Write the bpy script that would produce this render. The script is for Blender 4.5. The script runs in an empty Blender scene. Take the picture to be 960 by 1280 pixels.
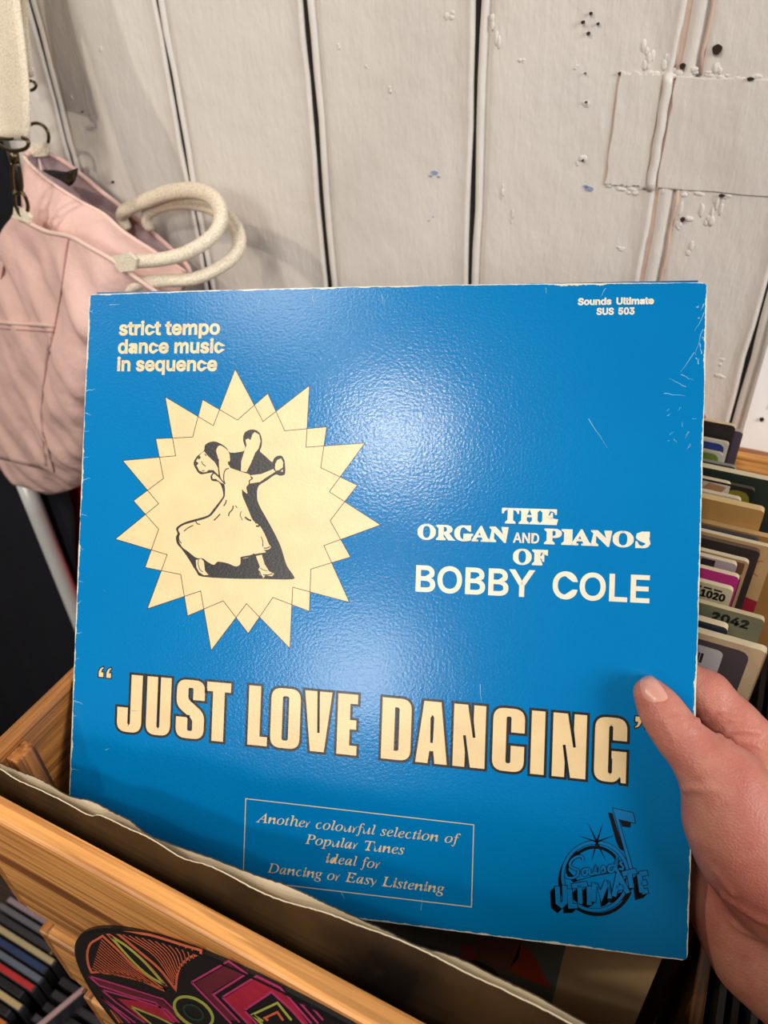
import bpy, bmesh, math, random
import numpy as np
from mathutils import Vector, Matrix
from mathutils.geometry import tessellate_polygon
random.seed(7)
rnd = random.Random(11)
scene = bpy.context.scene
COL = scene.collection

# ------------------------------------------------------------------ camera
CAM_POS = np.array([0.0, 0.0, 1.5])            # eye height of the photographer
FPX = 950.0
# rows: world X (along the wall), Y (towards the wall), Z (up) in camera axes (right, down, forward)
R = np.array([[0.8959903, 0.2406402, -0.3732207], [0.4424286, -0.5560058, 0.7036437], [-0.0381879, -0.7955815, -0.6046419]])
cam_data = bpy.data.cameras.new('camera')
cam = bpy.data.objects.new('camera', cam_data)
COL.objects.link(cam)
cam_data.sensor_fit = 'VERTICAL'
cam_data.sensor_height = 32.0
cam_data.lens = 32.0 * FPX / 1280.0
cam_data.clip_start = 0.01
cam.matrix_world = Matrix(((R[0][0], -R[0][1], -R[0][2], 0.0), (R[1][0], -R[1][1], -R[1][2], 0.0), (R[2][0], -R[2][1], -R[2][2], 1.5), (0, 0, 0, 1)))
cam_data.dof.use_dof = True
cam_data.dof.focus_distance = 0.36
cam_data.dof.aperture_fstop = cam_data.lens / 2.0      # a phone's pupil, about 2 mm across
scene.camera = cam

# ------------------------------------------------------------------ light, exposure
world = bpy.data.worlds.new('world'); scene.world = world
world.use_nodes = True
bg = world.node_tree.nodes['Background']
bg.inputs[0].default_value = (1.0, 0.95, 0.90, 1); bg.inputs[1].default_value = 0.13
def area(name, loc, target, size, power, color, shape='DISK', size_y=None):
    d = bpy.data.lights.new(name, 'AREA'); d.shape = shape; d.size = size
    if size_y: d.size_y = size_y
    d.energy = power; d.color = color
    o = bpy.data.objects.new(name, d); COL.objects.link(o)
    o.location = loc
    o.rotation_euler = (Vector(target) - Vector(loc)).to_track_quat('-Z', 'Y').to_euler()
    return o
area('ceiling_lamp', (-0.10, -1.06, 2.58), (-0.1, 0.3, 1.2), 0.13, 11, (1.0, 0.95, 0.88))
area('ceiling_panel', (-0.50, -0.60, 2.62), (-0.1, 0.4, 1.2), 0.4, 8, (1.0, 0.95, 0.87))
area('added_rear_light', (0.00, -1.70, 2.10), (-0.1, 0.4, 1.3), 0.45, 16, (1.0, 0.96, 0.92))  # lamp added behind the photographer to grade the light down the sleeve
area('shop_spot_lamp', (-1.30, -0.70, 2.62), (-0.3, 0.5, 1.3), 0.08, 13, (1.0, 0.88, 0.74))
area('shop_window', (1.65, -0.10, 2.05), (0.0, 0.45, 1.3), 0.7, 36, (0.96, 0.99, 1.0), 'RECTANGLE', 0.9)
scene.view_settings.view_transform = 'Standard'
scene.view_settings.look = 'None'
scene.view_settings.exposure = -0.27
scene.view_settings.gamma = 1.0
scene.view_settings.use_curve_mapping = False

# ------------------------------------------------------------------ survey helpers (pixel of the photograph + a known plane -> a point in the room)
def ray(x, y): return R @ np.array([(x - 480) / FPX, (y - 640) / FPX, 1.0])
def atY(x, y, Y): v = ray(x, y); return CAM_POS + v * (Y / v[1])
def atZ(x, y, Z): v = ray(x, y); return CAM_POS + v * ((Z - 1.5) / v[2])
def atD(x, y, D): return CAM_POS + ray(x, y) * D
def s2l(c): return c / 12.92 if c <= 0.04045 else ((c + 0.055) / 1.055) ** 2.4
def rgb(r, g, b): return (s2l(r / 255), s2l(g / 255), s2l(b / 255), 1)

# ------------------------------------------------------------------ object helpers
def link(name, mesh, mats=None, parent=None):
    o = bpy.data.objects.new(name, mesh); COL.objects.link(o)
    if mats is not None:
        for m in (mats if isinstance(mats, (list, tuple)) else [mats]): mesh.materials.append(m)
    if parent is not None: o.parent = parent
    return o
def mesh_of(name, verts, faces, smooth=False, midx=None):
    me = bpy.data.meshes.new(name)
    me.from_pydata([tuple(map(float, v)) for v in verts], [], faces)
    if smooth: me.polygons.foreach_set('use_smooth', [True] * len(me.polygons))
    if midx is not None: me.polygons.foreach_set('material_index', midx)
    me.update(); return me
def tag(o, label=None, cat=None, group=None, kind=None):
    if label: o['label'] = label
    if cat: o['category'] = cat
    if group: o['group'] = group
    if kind: o['kind'] = kind
    return o
def empty(name, loc=(0, 0, 0)):
    o = bpy.data.objects.new(name, None); COL.objects.link(o); o.location = loc; o.empty_display_size = 0.02
    return o
def from_bm(name, bm, mats, parent=None, smooth=False):
    bmesh.ops.recalc_face_normals(bm, faces=bm.faces)
    me = bpy.data.meshes.new(name); bm.to_mesh(me); bm.free()
    if smooth: me.polygons.foreach_set('use_smooth', [True] * len(me.polygons))
    return link(name, me, mats, parent)
def box_bm(lo, hi, bev=0.0, seg=2):
    bm = bmesh.new(); bmesh.ops.create_cube(bm, size=1.0)
    for v in bm.verts:
        v.co = Vector([(lo[i] + hi[i]) / 2 + v.co[i] * (hi[i] - lo[i]) for i in range(3)])
    if bev > 0: bmesh.ops.bevel(bm, geom=bm.edges[:], offset=bev, segments=seg, affect='EDGES', profile=0.6)
    return bm
def box(name, lo, hi, mat, parent=None, bev=0.0, seg=2): return from_bm(name, box_bm(lo, hi, bev, seg), mat, parent)
def local(o, loc):
    """put the object's own origin at loc without moving its mesh in the world"""
    o.data.transform(Matrix.Translation(-Vector(loc))); o.location = loc; return o
def frames(path):
    P = [Vector(p) for p in path]; n = len(P); T = []
    for i in range(n):
        a = P[max(0, i - 1)]; b = P[min(n - 1, i + 1)]; T.append((b - a).normalized())
    N = [T[0].orthogonal().normalized()]
    for i in range(1, n):
        v = N[-1] - T[i] * N[-1].dot(T[i]); N.append(v.normalized())
    return P, T, N
def smooth_path(pts, n=8):
    P = [np.array(p, float) for p in pts]; P = [2 * P[0] - P[1]] + P + [2 * P[-1] - P[-2]]; out = []
    for i in range(1, len(P) - 2):
        for k in range(n):
            t = k / n
            out.append(0.5 * ((2 * P[i]) + (-P[i - 1] + P[i + 1]) * t + (2 * P[i - 1] - 5 * P[i] + 4 * P[i + 1] - P[i + 2]) * t * t + (-P[i - 1] + 3 * P[i] - 3 * P[i + 1] + P[i + 2]) * t ** 3))
    out.append(P[-2]); return out
def tube_mesh(name, path, rad, seg=10, flat=1.0, up=None, closed=False):
    """swept tube; flat < 1 squashes it across `up`"""
    P, T, N = frames(path); n = len(P)
    if up is not None:
        N = [(Vector(up) - T[i] * Vector(up).dot(T[i])).normalized() for i in range(n)]
    V = []; F = []
    for i in range(n):
        B = T[i].cross(N[i]); r = rad[i] if isinstance(rad, (list, tuple)) else rad
        for k in range(seg):
            a = 2 * math.pi * k / seg
            V.append(P[i] + N[i] * (math.cos(a) * r * flat) + B * (math.sin(a) * r))
    m = n if closed else n - 1
    for i in range(m):
        j = (i + 1) % n
        for k in range(seg): F.append((i * seg + k, i * seg + (k + 1) % seg, j * seg + (k + 1) % seg, j * seg + k))
    if not closed:
        F.append(tuple(range(seg))[::-1]); F.append(tuple((n - 1) * seg + k for k in range(seg)))
    return mesh_of(name, V, F, True)
def tube(name, path, rad, mat, parent=None, **k): return link(name, tube_mesh(name, path, rad, **k), mat, parent)

# ------------------------------------------------------------------ material helpers
def new_mat(name, color=(0.8, 0.8, 0.8, 1), rough=0.5, metal=0.0, spec=0.5):
    m = bpy.data.materials.new(name); m.use_nodes = True
    b = m.node_tree.nodes['Principled BSDF']
    b.inputs['Base Color'].default_value = color; b.inputs['Roughness'].default_value = rough
    b.inputs['Metallic'].default_value = metal; b.inputs['Specular IOR Level'].default_value = spec
    return m, m.node_tree, b
def nd(nt, t, **kw):
    n = nt.nodes.new(t)
    for k, v in kw.items():
        if k.startswith('i_'): n.inputs[int(k[2:]) if k[2:].isdigit() else k[2:].replace('_', ' ')].default_value = v
        else: setattr(n, k, v)
    return n
def coords(nt, scale=(1, 1, 1), out='Object'):
    t = nd(nt, 'ShaderNodeTexCoord'); m = nd(nt, 'ShaderNodeMapping'); m.inputs['Scale'].default_value = scale
    nt.links.new(t.outputs[out], m.inputs['Vector']); return m.outputs[0]
def ramp(nt, fac, stops):
    r = nd(nt, 'ShaderNodeValToRGB'); e = r.color_ramp.elements
    while len(e) < len(stops): e.new(0.5)
    for i, (p, c) in enumerate(stops): e[i].position = p; e[i].color = c
    nt.links.new(fac, r.inputs[0]); return r.outputs[0]
def noise(nt, vec, scale, detail=4, rough=0.5):
    n = nd(nt, 'ShaderNodeTexNoise'); n.inputs['Scale'].default_value = scale; n.inputs['Detail'].default_value = detail
    n.inputs['Roughness'].default_value = rough; nt.links.new(vec, n.inputs['Vector']); return n.outputs['Fac']
def bump(nt, b, h, strength=0.3, dist=0.001):
    n = nd(nt, 'ShaderNodeBump'); n.inputs['Strength'].default_value = strength; n.inputs['Distance'].default_value = dist
    nt.links.new(h, n.inputs['Height']); nt.links.new(n.outputs[0], b.inputs['Normal']); return n
def simple(name, c, rough=0.6, var=0.12, scale=30, bmp=0.15, bscale=300, **k):
    """a colour that wanders a little, with fine relief"""
    m, nt, b = new_mat(name, c, rough, **k); v = coords(nt)
    f = noise(nt, v, scale)
    lo = tuple(x * (1 - var) for x in c[:3]) + (1,); hi = tuple(min(1, x * (1 + var)) for x in c[:3]) + (1,)
    nt.links.new(ramp(nt, f, [(0.3, lo), (0.7, hi)]), b.inputs['Base Color'])
    bump(nt, b, noise(nt, v, bscale, 2), bmp, 0.0004); return m
def wood(name, base, dark, axis, warm=1.0, rough=0.42, off=0.0):
    m, nt, b = new_mat(name, base, rough)
    sc = [38, 38, 38]; sc[axis] = 1.6
    t = nd(nt, 'ShaderNodeTexCoord'); mp = nd(nt, 'ShaderNodeMapping')
    oi = nd(nt, 'ShaderNodeObjectInfo'); ad = nd(nt, 'ShaderNodeVectorMath', operation='ADD')
    ml = nd(nt, 'ShaderNodeMath', operation='MULTIPLY'); ml.inputs[1].default_value = 3.0
    nt.links.new(oi.outputs['Random'], ml.inputs[0]); cb = nd(nt, 'ShaderNodeCombineXYZ')
    for i in range(3): nt.links.new(ml.outputs[0], cb.inputs[i])
    nt.links.new(t.outputs['Object'], ad.inputs[0]); nt.links.new(cb.outputs[0], ad.inputs[1])
    mp.inputs['Scale'].default_value = sc; nt.links.new(ad.outputs[0], mp.inputs['Vector'])
    n1 = noise(nt, mp.outputs[0], 2.2, 5, 0.6)
    mp2 = nd(nt, 'ShaderNodeMapping'); s2 = [240, 240, 240]; s2[axis] = 5; mp2.inputs['Scale'].default_value = s2
    nt.links.new(ad.outputs[0], mp2.inputs['Vector']); n2 = noise(nt, mp2.outputs[0], 2.0, 3)
    c1 = ramp(nt, n1, [(0.32, dark), (0.43, base), (0.52, tuple(min(1, x * 1.25) for x in base[:3]) + (1,)), (0.58, tuple(x * 0.72 for x in base[:3]) + (1,)), (0.66, base)])
    mx = nd(nt, 'ShaderNodeMixRGB', blend_type='MULTIPLY'); mx.inputs[0].default_value = 0.8
    nt.links.new(c1, mx.inputs[1]); nt.links.new(ramp(nt, n2, [(0.36, (0.5, 0.42, 0.36, 1)), (0.5, (0.9, 0.87, 0.84, 1)), (0.62, (1, 1, 1, 1))]), mx.inputs[2])
    nt.links.new(mx.outputs[0], b.inputs['Base Color'])
    bump(nt, b, n2, 0.5, 0.0008); return m
def fabric(name, c, weave=900, var=0.08, wr=0.35, rough=0.9, folds=14, fold_depth=0.006):
    m, nt, b = new_mat(name, c, rough, spec=0.2); v = coords(nt)
    f = noise(nt, v, 9, 5); lo = tuple(x * (1 - var) for x in c[:3]) + (1,); hi = tuple(min(1, x * (1 + var)) for x in c[:3]) + (1,)
    nt.links.new(ramp(nt, f, [(0.3, lo), (0.7, hi)]), b.inputs['Base Color'])
    w1 = noise(nt, v, folds, 4, 0.45)
    b1 = bump(nt, b, w1, wr, fold_depth)
    ck = nd(nt, 'ShaderNodeTexVoronoi'); ck.inputs['Scale'].default_value = weave; nt.links.new(v, ck.inputs['Vector'])
    if weave < 700:
        mm = nd(nt, 'ShaderNodeMixRGB', blend_type='MULTIPLY'); mm.inputs[0].default_value = 1.0
        nt.links.new(b.inputs['Base Color'].links[0].from_socket, mm.inputs[1]); nt.links.new(ramp(nt, ck.outputs['Distance'], [(0.1, (1, 1, 1, 1)), (0.8, (0.74, 0.68, 0.62, 1))]), mm.inputs[2]); nt.links.new(mm.outputs[0], b.inputs['Base Color'])
    b2 = nd(nt, 'ShaderNodeBump'); b2.inputs['Strength'].default_value = 0.4; b2.inputs['Distance'].default_value = 0.0006
    nt.links.new(ck.outputs['Distance'], b2.inputs['Height']); nt.links.new(b1.outputs[0], b2.inputs['Normal'])
    nt.links.new(b2.outputs[0], b.inputs['Normal']); return m
def matte(name, c, rough=0.55, spec=0.4): return new_mat(name, c, rough, spec=spec)[0]

# ------------------------------------------------------------------ flat print: polygons and ribbons laid on a surface by a mapping function
class Print:
    """collects 2-D shapes; fn maps (x, y, layer) to a 3-D point of the printed surface"""
    def __init__(self, fn, step=2e-5, base=1):
        self.fn = fn; self.V = []; self.F = []; self.step = step; self.k = base
    def loops(self, loops):
        flat = [p for l in loops for p in l]
        tris = tessellate_polygon([[Vector((p[0], p[1], 0)) for p in l] for l in loops])
        n = len(self.V); self.V += [self.fn(p[0], p[1], self.k) for p in flat]
        for t in tris:
            a, b, c = [flat[i] for i in t]
            if (b[0] - a[0]) * (c[1] - a[1]) - (b[1] - a[1]) * (c[0] - a[0]) < 0: t = (t[0], t[2], t[1])
            self.F.append(tuple(n + i for i in t))
    def poly(self, pts): self.loops([pts])
    def line(self, pts, w, closed=False, side=0.0, w_end=None):
        P = [np.array(p, float) for p in pts]
        P = [p for i, p in enumerate(P) if i == 0 or np.hypot(*(p - P[i - 1])) > 1e-9]
        if closed and np.hypot(*(P[0] - P[-1])) < 1e-9: P.pop()
        n = len(P); L = []; Rr = []
        for i in range(n):
            a = P[i - 1] if (closed or i > 0) else None; c = P[(i + 1) % n] if (closed or i < n - 1) else None
            d1 = (P[i] - a) if a is not None else None; d2 = (c - P[i]) if c is not None else None
            if d1 is None: d1 = d2
            if d2 is None: d2 = d1
            d1 = d1 / (np.hypot(*d1) + 1e-12); d2 = d2 / (np.hypot(*d2) + 1e-12)
            n1 = np.array([-d1[1], d1[0]]); n2 = np.array([-d2[1], d2[0]]); m = n1 + n2; mm = m @ m
            m = n1 if mm < 0.25 else 2 * m / mm
            ww = w if w_end is None else w + (w_end - w) * i / max(1, n - 1)
            L.append(P[i] + m * ww * (0.5 + side)); Rr.append(P[i] - m * ww * (0.5 - side))
        k = len(self.V); self.V += [self.fn(p[0], p[1], self.k) for p in L] + [self.fn(p[0], p[1], self.k) for p in Rr]
        for i in range(n if closed else n - 1):
            j = (i + 1) % n; self.F.append((k + i, k + n + i, k + n + j, k + j))
    def build(self, name, mat, parent=None):
        return link(name, mesh_of(name, self.V, self.F), mat, parent)
def lerp_curve(pts, n=6): return [tuple(p) for p in smooth_path([(p[0], p[1]) for p in pts], n)]
def arc(cx, cy, rx, ry, a0, a1, n=24): return [(cx + rx * math.cos(math.radians(a0 + (a1 - a0) * i / n)), cy + ry * math.sin(math.radians(a0 + (a1 - a0) * i / n))) for i in range(n + 1)]
GLYPHS_SANS = """0 453 227,-7 191,-3 158,7 130,24 105,48 85,77 69,113 57,155 50,202 48,254 50,306 57,353 69,395 85,431 106,461 130,484 159,502 191,512 227,516 262,512 295,502 323,484 348,461 368,431 384,395 396,353 403,306 405,254 403,202 396,155 384,113 368,77 348,48 323,24 295,7 263,-3|227,50 250,52 271,60 290,74 306,92 320,116 330,144 338,176 342,213 344,254 342,295 338,332 330,365 320,393 306,416 290,435 271,449 250,457 227,460 203,457 182,449 163,435 147,416 134,393 123,365 115,332 111,295 109,254 111,213 115,176 123,144 134,116 147,92 163,74 182,60 203,52
1 453 76,0 76,55 391,55 391,0|276,509 276,0 212,0 212,448 209,448 86,358 86,427 198,509
2 453 64,0 64,47 234,229 282,282 224,460 127,362 66,362 68,391 75,418 86,442 102,464 121,482 143,496 168,507 196,513 225,516 254,513 281,507 306,497 328,482 346,465 361,445 372,423 379,398 381,372 363,299 267,180 153,60 153,57 389,57 389,0
3 453 218,-7 188,-5 159,1 133,10 108,22 88,38 70,57 57,79 48,104 44,132 109,132 239,51 291,69 315,93 323,108 328,125 328,163 306,211 275,234 254,241 229,246 201,248 157,248 157,299 288,448 288,452 70,452 70,509 372,509 372,461 211,278 211,289 247,290 279,286 308,276 333,262 354,244 371,222 383,198 391,173 393,145 390,116 383,90 370,66 354,45 333,27 309,12 281,2 251,-5
4 453 40,105 40,158 247,509 311,509 109,166 109,163 413,163 413,105|282,0 282,318 343,318 343,0
5 453 221,-7 192,-5 165,1 140,11 118,25 99,41 83,60 71,82 63,105 60,130 122,130 241,51 276,64 291,75 322,122 328,162 326,183 314,221 290,251 275,262 257,270 238,275 128,246 67,253 96,509 366,509 366,452 151,452 134,301 274,328 294,321 370,251 386,210 390,187 391,163 388,132 381,102 369,76 352,52 332,32 309,15 282,3 253,-4
A 480 16,0 201,509 276,509 463,0 395,0 287,302 264,372 232,478 245,478 213,371 191,302 85,0|110,142 110,199 370,199 370,142
B 456 60,0 60,509 241,509 274,507 304,501 329,491 350,477 367,461 381,442 390,421 396,398 398,374 397,353 387,320 315,267 315,262 331,260 378,234 391,220 411,184 416,161 418,136 416,111 410,88 400,67 386,48 368,31 344,18 317,8 284,2 247,0|125,57 245,57 281,60 309,67 330,80 344,96 353,115 350,169 333,197 289,225 248,231 125,231|125,285 238,285 335,355 336,372 333,393 326,412 313,429 294,442 270,449 240,452 125,452
C 510 267,-7 225,-3 186,7 150,25 119,49 92,79 70,115 53,157 44,203 40,254 44,305 53,352 70,393 92,429 119,459 150,484 186,501 225,512 267,516 317,511 362,496 383,485 419,456 435,438 459,397 473,348 408,348 267,456 237,453 209,445 184,432 161,414 141,391 125,364 113,332 106,295 103,254 106,213 113,177 125,145 141,117 161,94 184,76 210,63 237,56 267,53 408,160 473,160 467,135 459,112 435,71 420,53 383,24 363,13 317,-2 293,-6
D 502 219,0 96,0 96,57 215,57 254,60 288,68 318,81 343,99 363,122 379,149 390,181 397,216 399,255 397,294 390,329 379,361 364,388 344,410 320,428 291,441 258,449 221,452 93,452 93,509 225,509 273,505 315,495 353,478 385,455 412,426 433,391 449,351 458,306 462,255 458,205 449,159 433,119 411,83 384,54 351,31 312,14 268,3|125,509 125,0 60,0 60,509
E 419 60,0 60,509 372,509 372,452 125,452 125,286 355,286 355,229 125,229 125,57 375,57 375,0
L 393 60,0 60,509 125,509 125,57 361,57 361,0
N 523 60,0 60,509 136,509 343,183 363,151 388,107 414,55 405,54 401,108 399,157 399,509 463,509 463,0 387,0 202,290 177,331 108,452 119,454 125,291 125,0
O 533 267,-7 225,-3 186,7 150,25 119,49 92,79 70,115 53,157 44,203 40,254 44,305 53,352 70,393 92,429 119,459 150,484 186,501 225,512 267,516 309,512 348,501 384,484 415,459 442,429 464,393 480,352 490,305 493,254 490,203 480,157 464,115 442,79 415,49 384,25 348,7 309,-3|267,53 296,55 324,63 349,76 372,94 392,116 408,144 420,176 428,213 430,254 428,295 420,332 408,365 392,392 372,415 349,433 324,446 296,453 267,456 237,453 210,445 184,433 161,415 142,392 125,364 113,332 106,295 103,254 106,213 113,176 125,144 142,117 161,94 184,76 210,63 237,55
S 447 224,-9 188,-7 156,-1 128,9 102,23 81,40 64,60 51,83 42,109 38,137 104,137 123,88 150,66 246,50 286,60 317,79 344,122 346,139 340,168 296,205 245,222 184,239 145,253 112,269 86,289 67,313 56,341 52,372 54,400 62,425 75,448 92,468 113,484 138,498 165,508 195,514 227,516 259,514 289,508 316,498 340,484 360,468 377,449 390,427 398,403 401,378 337,378 332,402 320,421 302,437 280,449 254,456 225,459 115,376 122,345 169,308 212,293 264,279 312,264 395,198 407,161 408,139 406,112 399,87 386,64 370,43 349,25 323,11 294,0 261,-7
U 517 259,-8 220,-6 186,2 154,15 126,33 103,55 85,80 71,108 63,140 60,173 60,509 124,509 124,178 126,155 132,133 141,113 153,95 169,80 187,68 208,59 232,53 285,53 309,59 331,68 349,80 364,95 377,113 391,155 393,178 393,509 457,509 457,173 454,140 446,108 433,80 414,55 391,33 363,15 332,2 297,-6
Y 472 203,0 203,208 16,509 91,509 192,344 222,292 250,230 224,230 251,293 280,344 381,509 455,509 268,208 268,0
a 389 160,-9 115,-3 94,5 76,15 60,29 38,63 32,84 30,108 36,146 125,211 178,220 100,274 41,291 51,313 64,331 95,358 300,350 322,320 330,301 335,278 337,251 337,0 277,0 277,52|211,51 276,138 276,190 175,168 134,159
c 396 207,-8 174,-5 144,3 117,16 93,35 72,58 56,85 44,116 37,150 34,187 37,225 44,260 56,291 72,318 93,341 117,360 144,374 174,382 362,277 303,262 184,328 163,321 145,310 130,296 108,258 96,187 108,117 118,97 130,80 145,66 163,55 184,49 207,46 304,117 363,102
d 424 195,-8 165,-6 137,3 111,16 89,34 70,57 55,84 43,116 36,151 34,189 36,227 43,261 55,293 70,320 89,342 112,361 137,374 165,382 196,384 218,383 287,346 306,319 311,319 311,509 372,509 372,0 313,0 313,59 307,59 287,31 236,-3 217,-7|205,47 226,49 246,55 263,65 278,78 290,95 299,115 306,138 312,189 306,241 300,263 278,299 263,312 246,322 227,328 205,330 182,328 162,322 130,298 118,281 108,261 96,189 102,139 118,97 130,80 145,66 162,55 182,49
e 404 212,-8 177,-5 145,3 117,16 92,35 72,58 56,85 44,116 37,150 34,187 36,224 44,258 55,290 71,317 91,340 115,359 142,373 172,382 205,384 285,366 303,355 319,341 334,324 347,305 357,282 365,256 370,227 371,169 75,169 75,221 338,221 310,202 298,269 277,301 263,314 246,323 227,328 205,330 183,328 164,323 146,313 131,301 109,270 97,231 96,178 102,127 110,106 121,88 135,73 151,61 169,53 190,48 306,105 365,91 358,72 348,55 335,39 283,4 261,-3 237,-7
i 167 53,0 53,379 114,379 114,0|84,443 73,444 63,448 54,455 47,463 43,472 41,483 43,494 47,504 54,512 63,518 73,522 84,524 95,522 105,518 114,512 121,504 125,494 126,483 125,472 121,463 114,455 105,448 95,444
l 189 139,-2 112,0 91,8 74,20 62,37 55,59 53,84 53,509 114,509 114,83 120,62 126,57 135,53 146,52 170,54 181,3 162,-1
m 610 53,0 53,379 112,379 112,295 108,295 219,386 245,383 268,375 287,361 303,342 314,320 321,295 312,295 326,329 417,385 458,385 478,380 497,372 514,361 529,346 541,328 550,307 555,283 557,255 557,0 496,0 496,254 493,279 485,298 473,313 456,323 438,329 335,247 335,0 274,0 274,260 272,280 265,297 253,311 238,322 220,328 114,238 114,0
n 410 114,227 114,0 53,0 53,379 112,379 112,287 102,287 116,319 132,344 152,362 175,374 200,382 227,384 252,383 275,377 295,369 313,356 328,340 341,321 350,298 355,271 357,240 357,0 296,0 296,235 293,263 286,286 273,304 256,318 235,326 210,329 126,283 115,248
o 415 207,-8 174,-5 144,3 117,16 93,35 72,58 56,85 44,116 37,150 34,187 37,225 44,260 56,291 72,318 93,341 117,360 144,374 174,382 207,384 241,382 271,374 299,360 323,341 343,318 359,291 371,260 379,225 381,187 379,150 371,116 359,85 343,58 323,35 299,16 271,3 241,-5|207,46 231,49 252,55 270,66 285,80 298,97 314,139 318,163 318,212 314,236 298,278 285,296 270,310 252,321 231,328 207,330 184,328 163,321 145,310 130,296 108,258 96,187 108,117 118,97 130,80 145,66 163,55 184,49
p 424 53,-143 53,379 112,379 112,319 118,319 137,346 171,373 207,383 229,384 259,382 287,374 313,361 335,342 354,320 370,293 381,261 388,227 390,189 388,151 381,116 370,84 355,57 336,34 313,16 288,3 260,-6 229,-8 208,-7 189,-3 118,59 114,59 114,-143|220,47 242,49 262,55 279,66 294,80 306,97 316,117 323,139 327,163 327,215 323,239 307,281 295,298 280,311 262,322 243,328 220,330 198,328 178,322 161,312 147,299 134,282 125,263 118,241 114,216 114,162 118,138 125,115 135,95 147,78 162,65 179,55 198,49
q 424 372,-143 311,-143 311,59 306,59 287,31 236,-3 217,-7 195,-8 165,-6 137,3 111,16 89,34 70,57 55,84 43,116 36,151 34,189 36,227 43,261 55,293 70,320 89,342 112,361 137,374 165,382 196,384 218,383 287,346 307,319 313,319 313,379 372,379|205,47 226,49 246,55 263,65 278,78 290,95 299,115 306,138 312,189 306,241 300,263 278,299 263,312 246,322 227,328 205,330 182,328 162,322 130,298 118,281 108,261 96,189 102,139 118,97 130,80 145,66 162,55 182,49
r 259 53,0 53,379 112,379 112,321 124,339 152,367 171,377 191,383 243,384 243,322 207,326 114,237 114,0
s 365 157,-7 112,3 93,12 76,24 50,54 41,73 36,94 94,107 101,87 111,72 124,60 141,52 160,47 181,45 206,47 227,53 244,62 258,74 265,88 268,103 149,170 118,180 92,192 72,208 58,227 50,249 47,274 49,295 55,314 65,332 95,360 137,378 161,383 212,383 234,379 254,372 299,339 318,308 324,290 268,277 243,316 228,325 210,331 187,333 166,331 147,326 131,317 111,292 172,223 229,209 261,200 287,187 306,171 320,153 328,131 331,107 329,85 323,65 312,47 298,31 281,18 260,6 236,-2 210,-7
t 227 204,379 204,327 6,327 6,379|65,471 126,471 126,98 127,83 130,70 136,61 144,55 156,51 170,50 185,51 202,54 213,2 192,-3 168,-4 138,-1 113,7 92,21 77,41 68,64 65,93
u 410 182,-5 158,-3 135,2 115,11 97,23 82,39 69,59 60,82 54,109 53,139 53,379 114,379 114,144 116,117 124,94 137,75 154,61 175,53 200,50 263,71 295,132 296,153 296,379 357,379 357,0 298,0 298,92 307,92 294,60 277,35 257,17 234,5 209,-3"""
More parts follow.
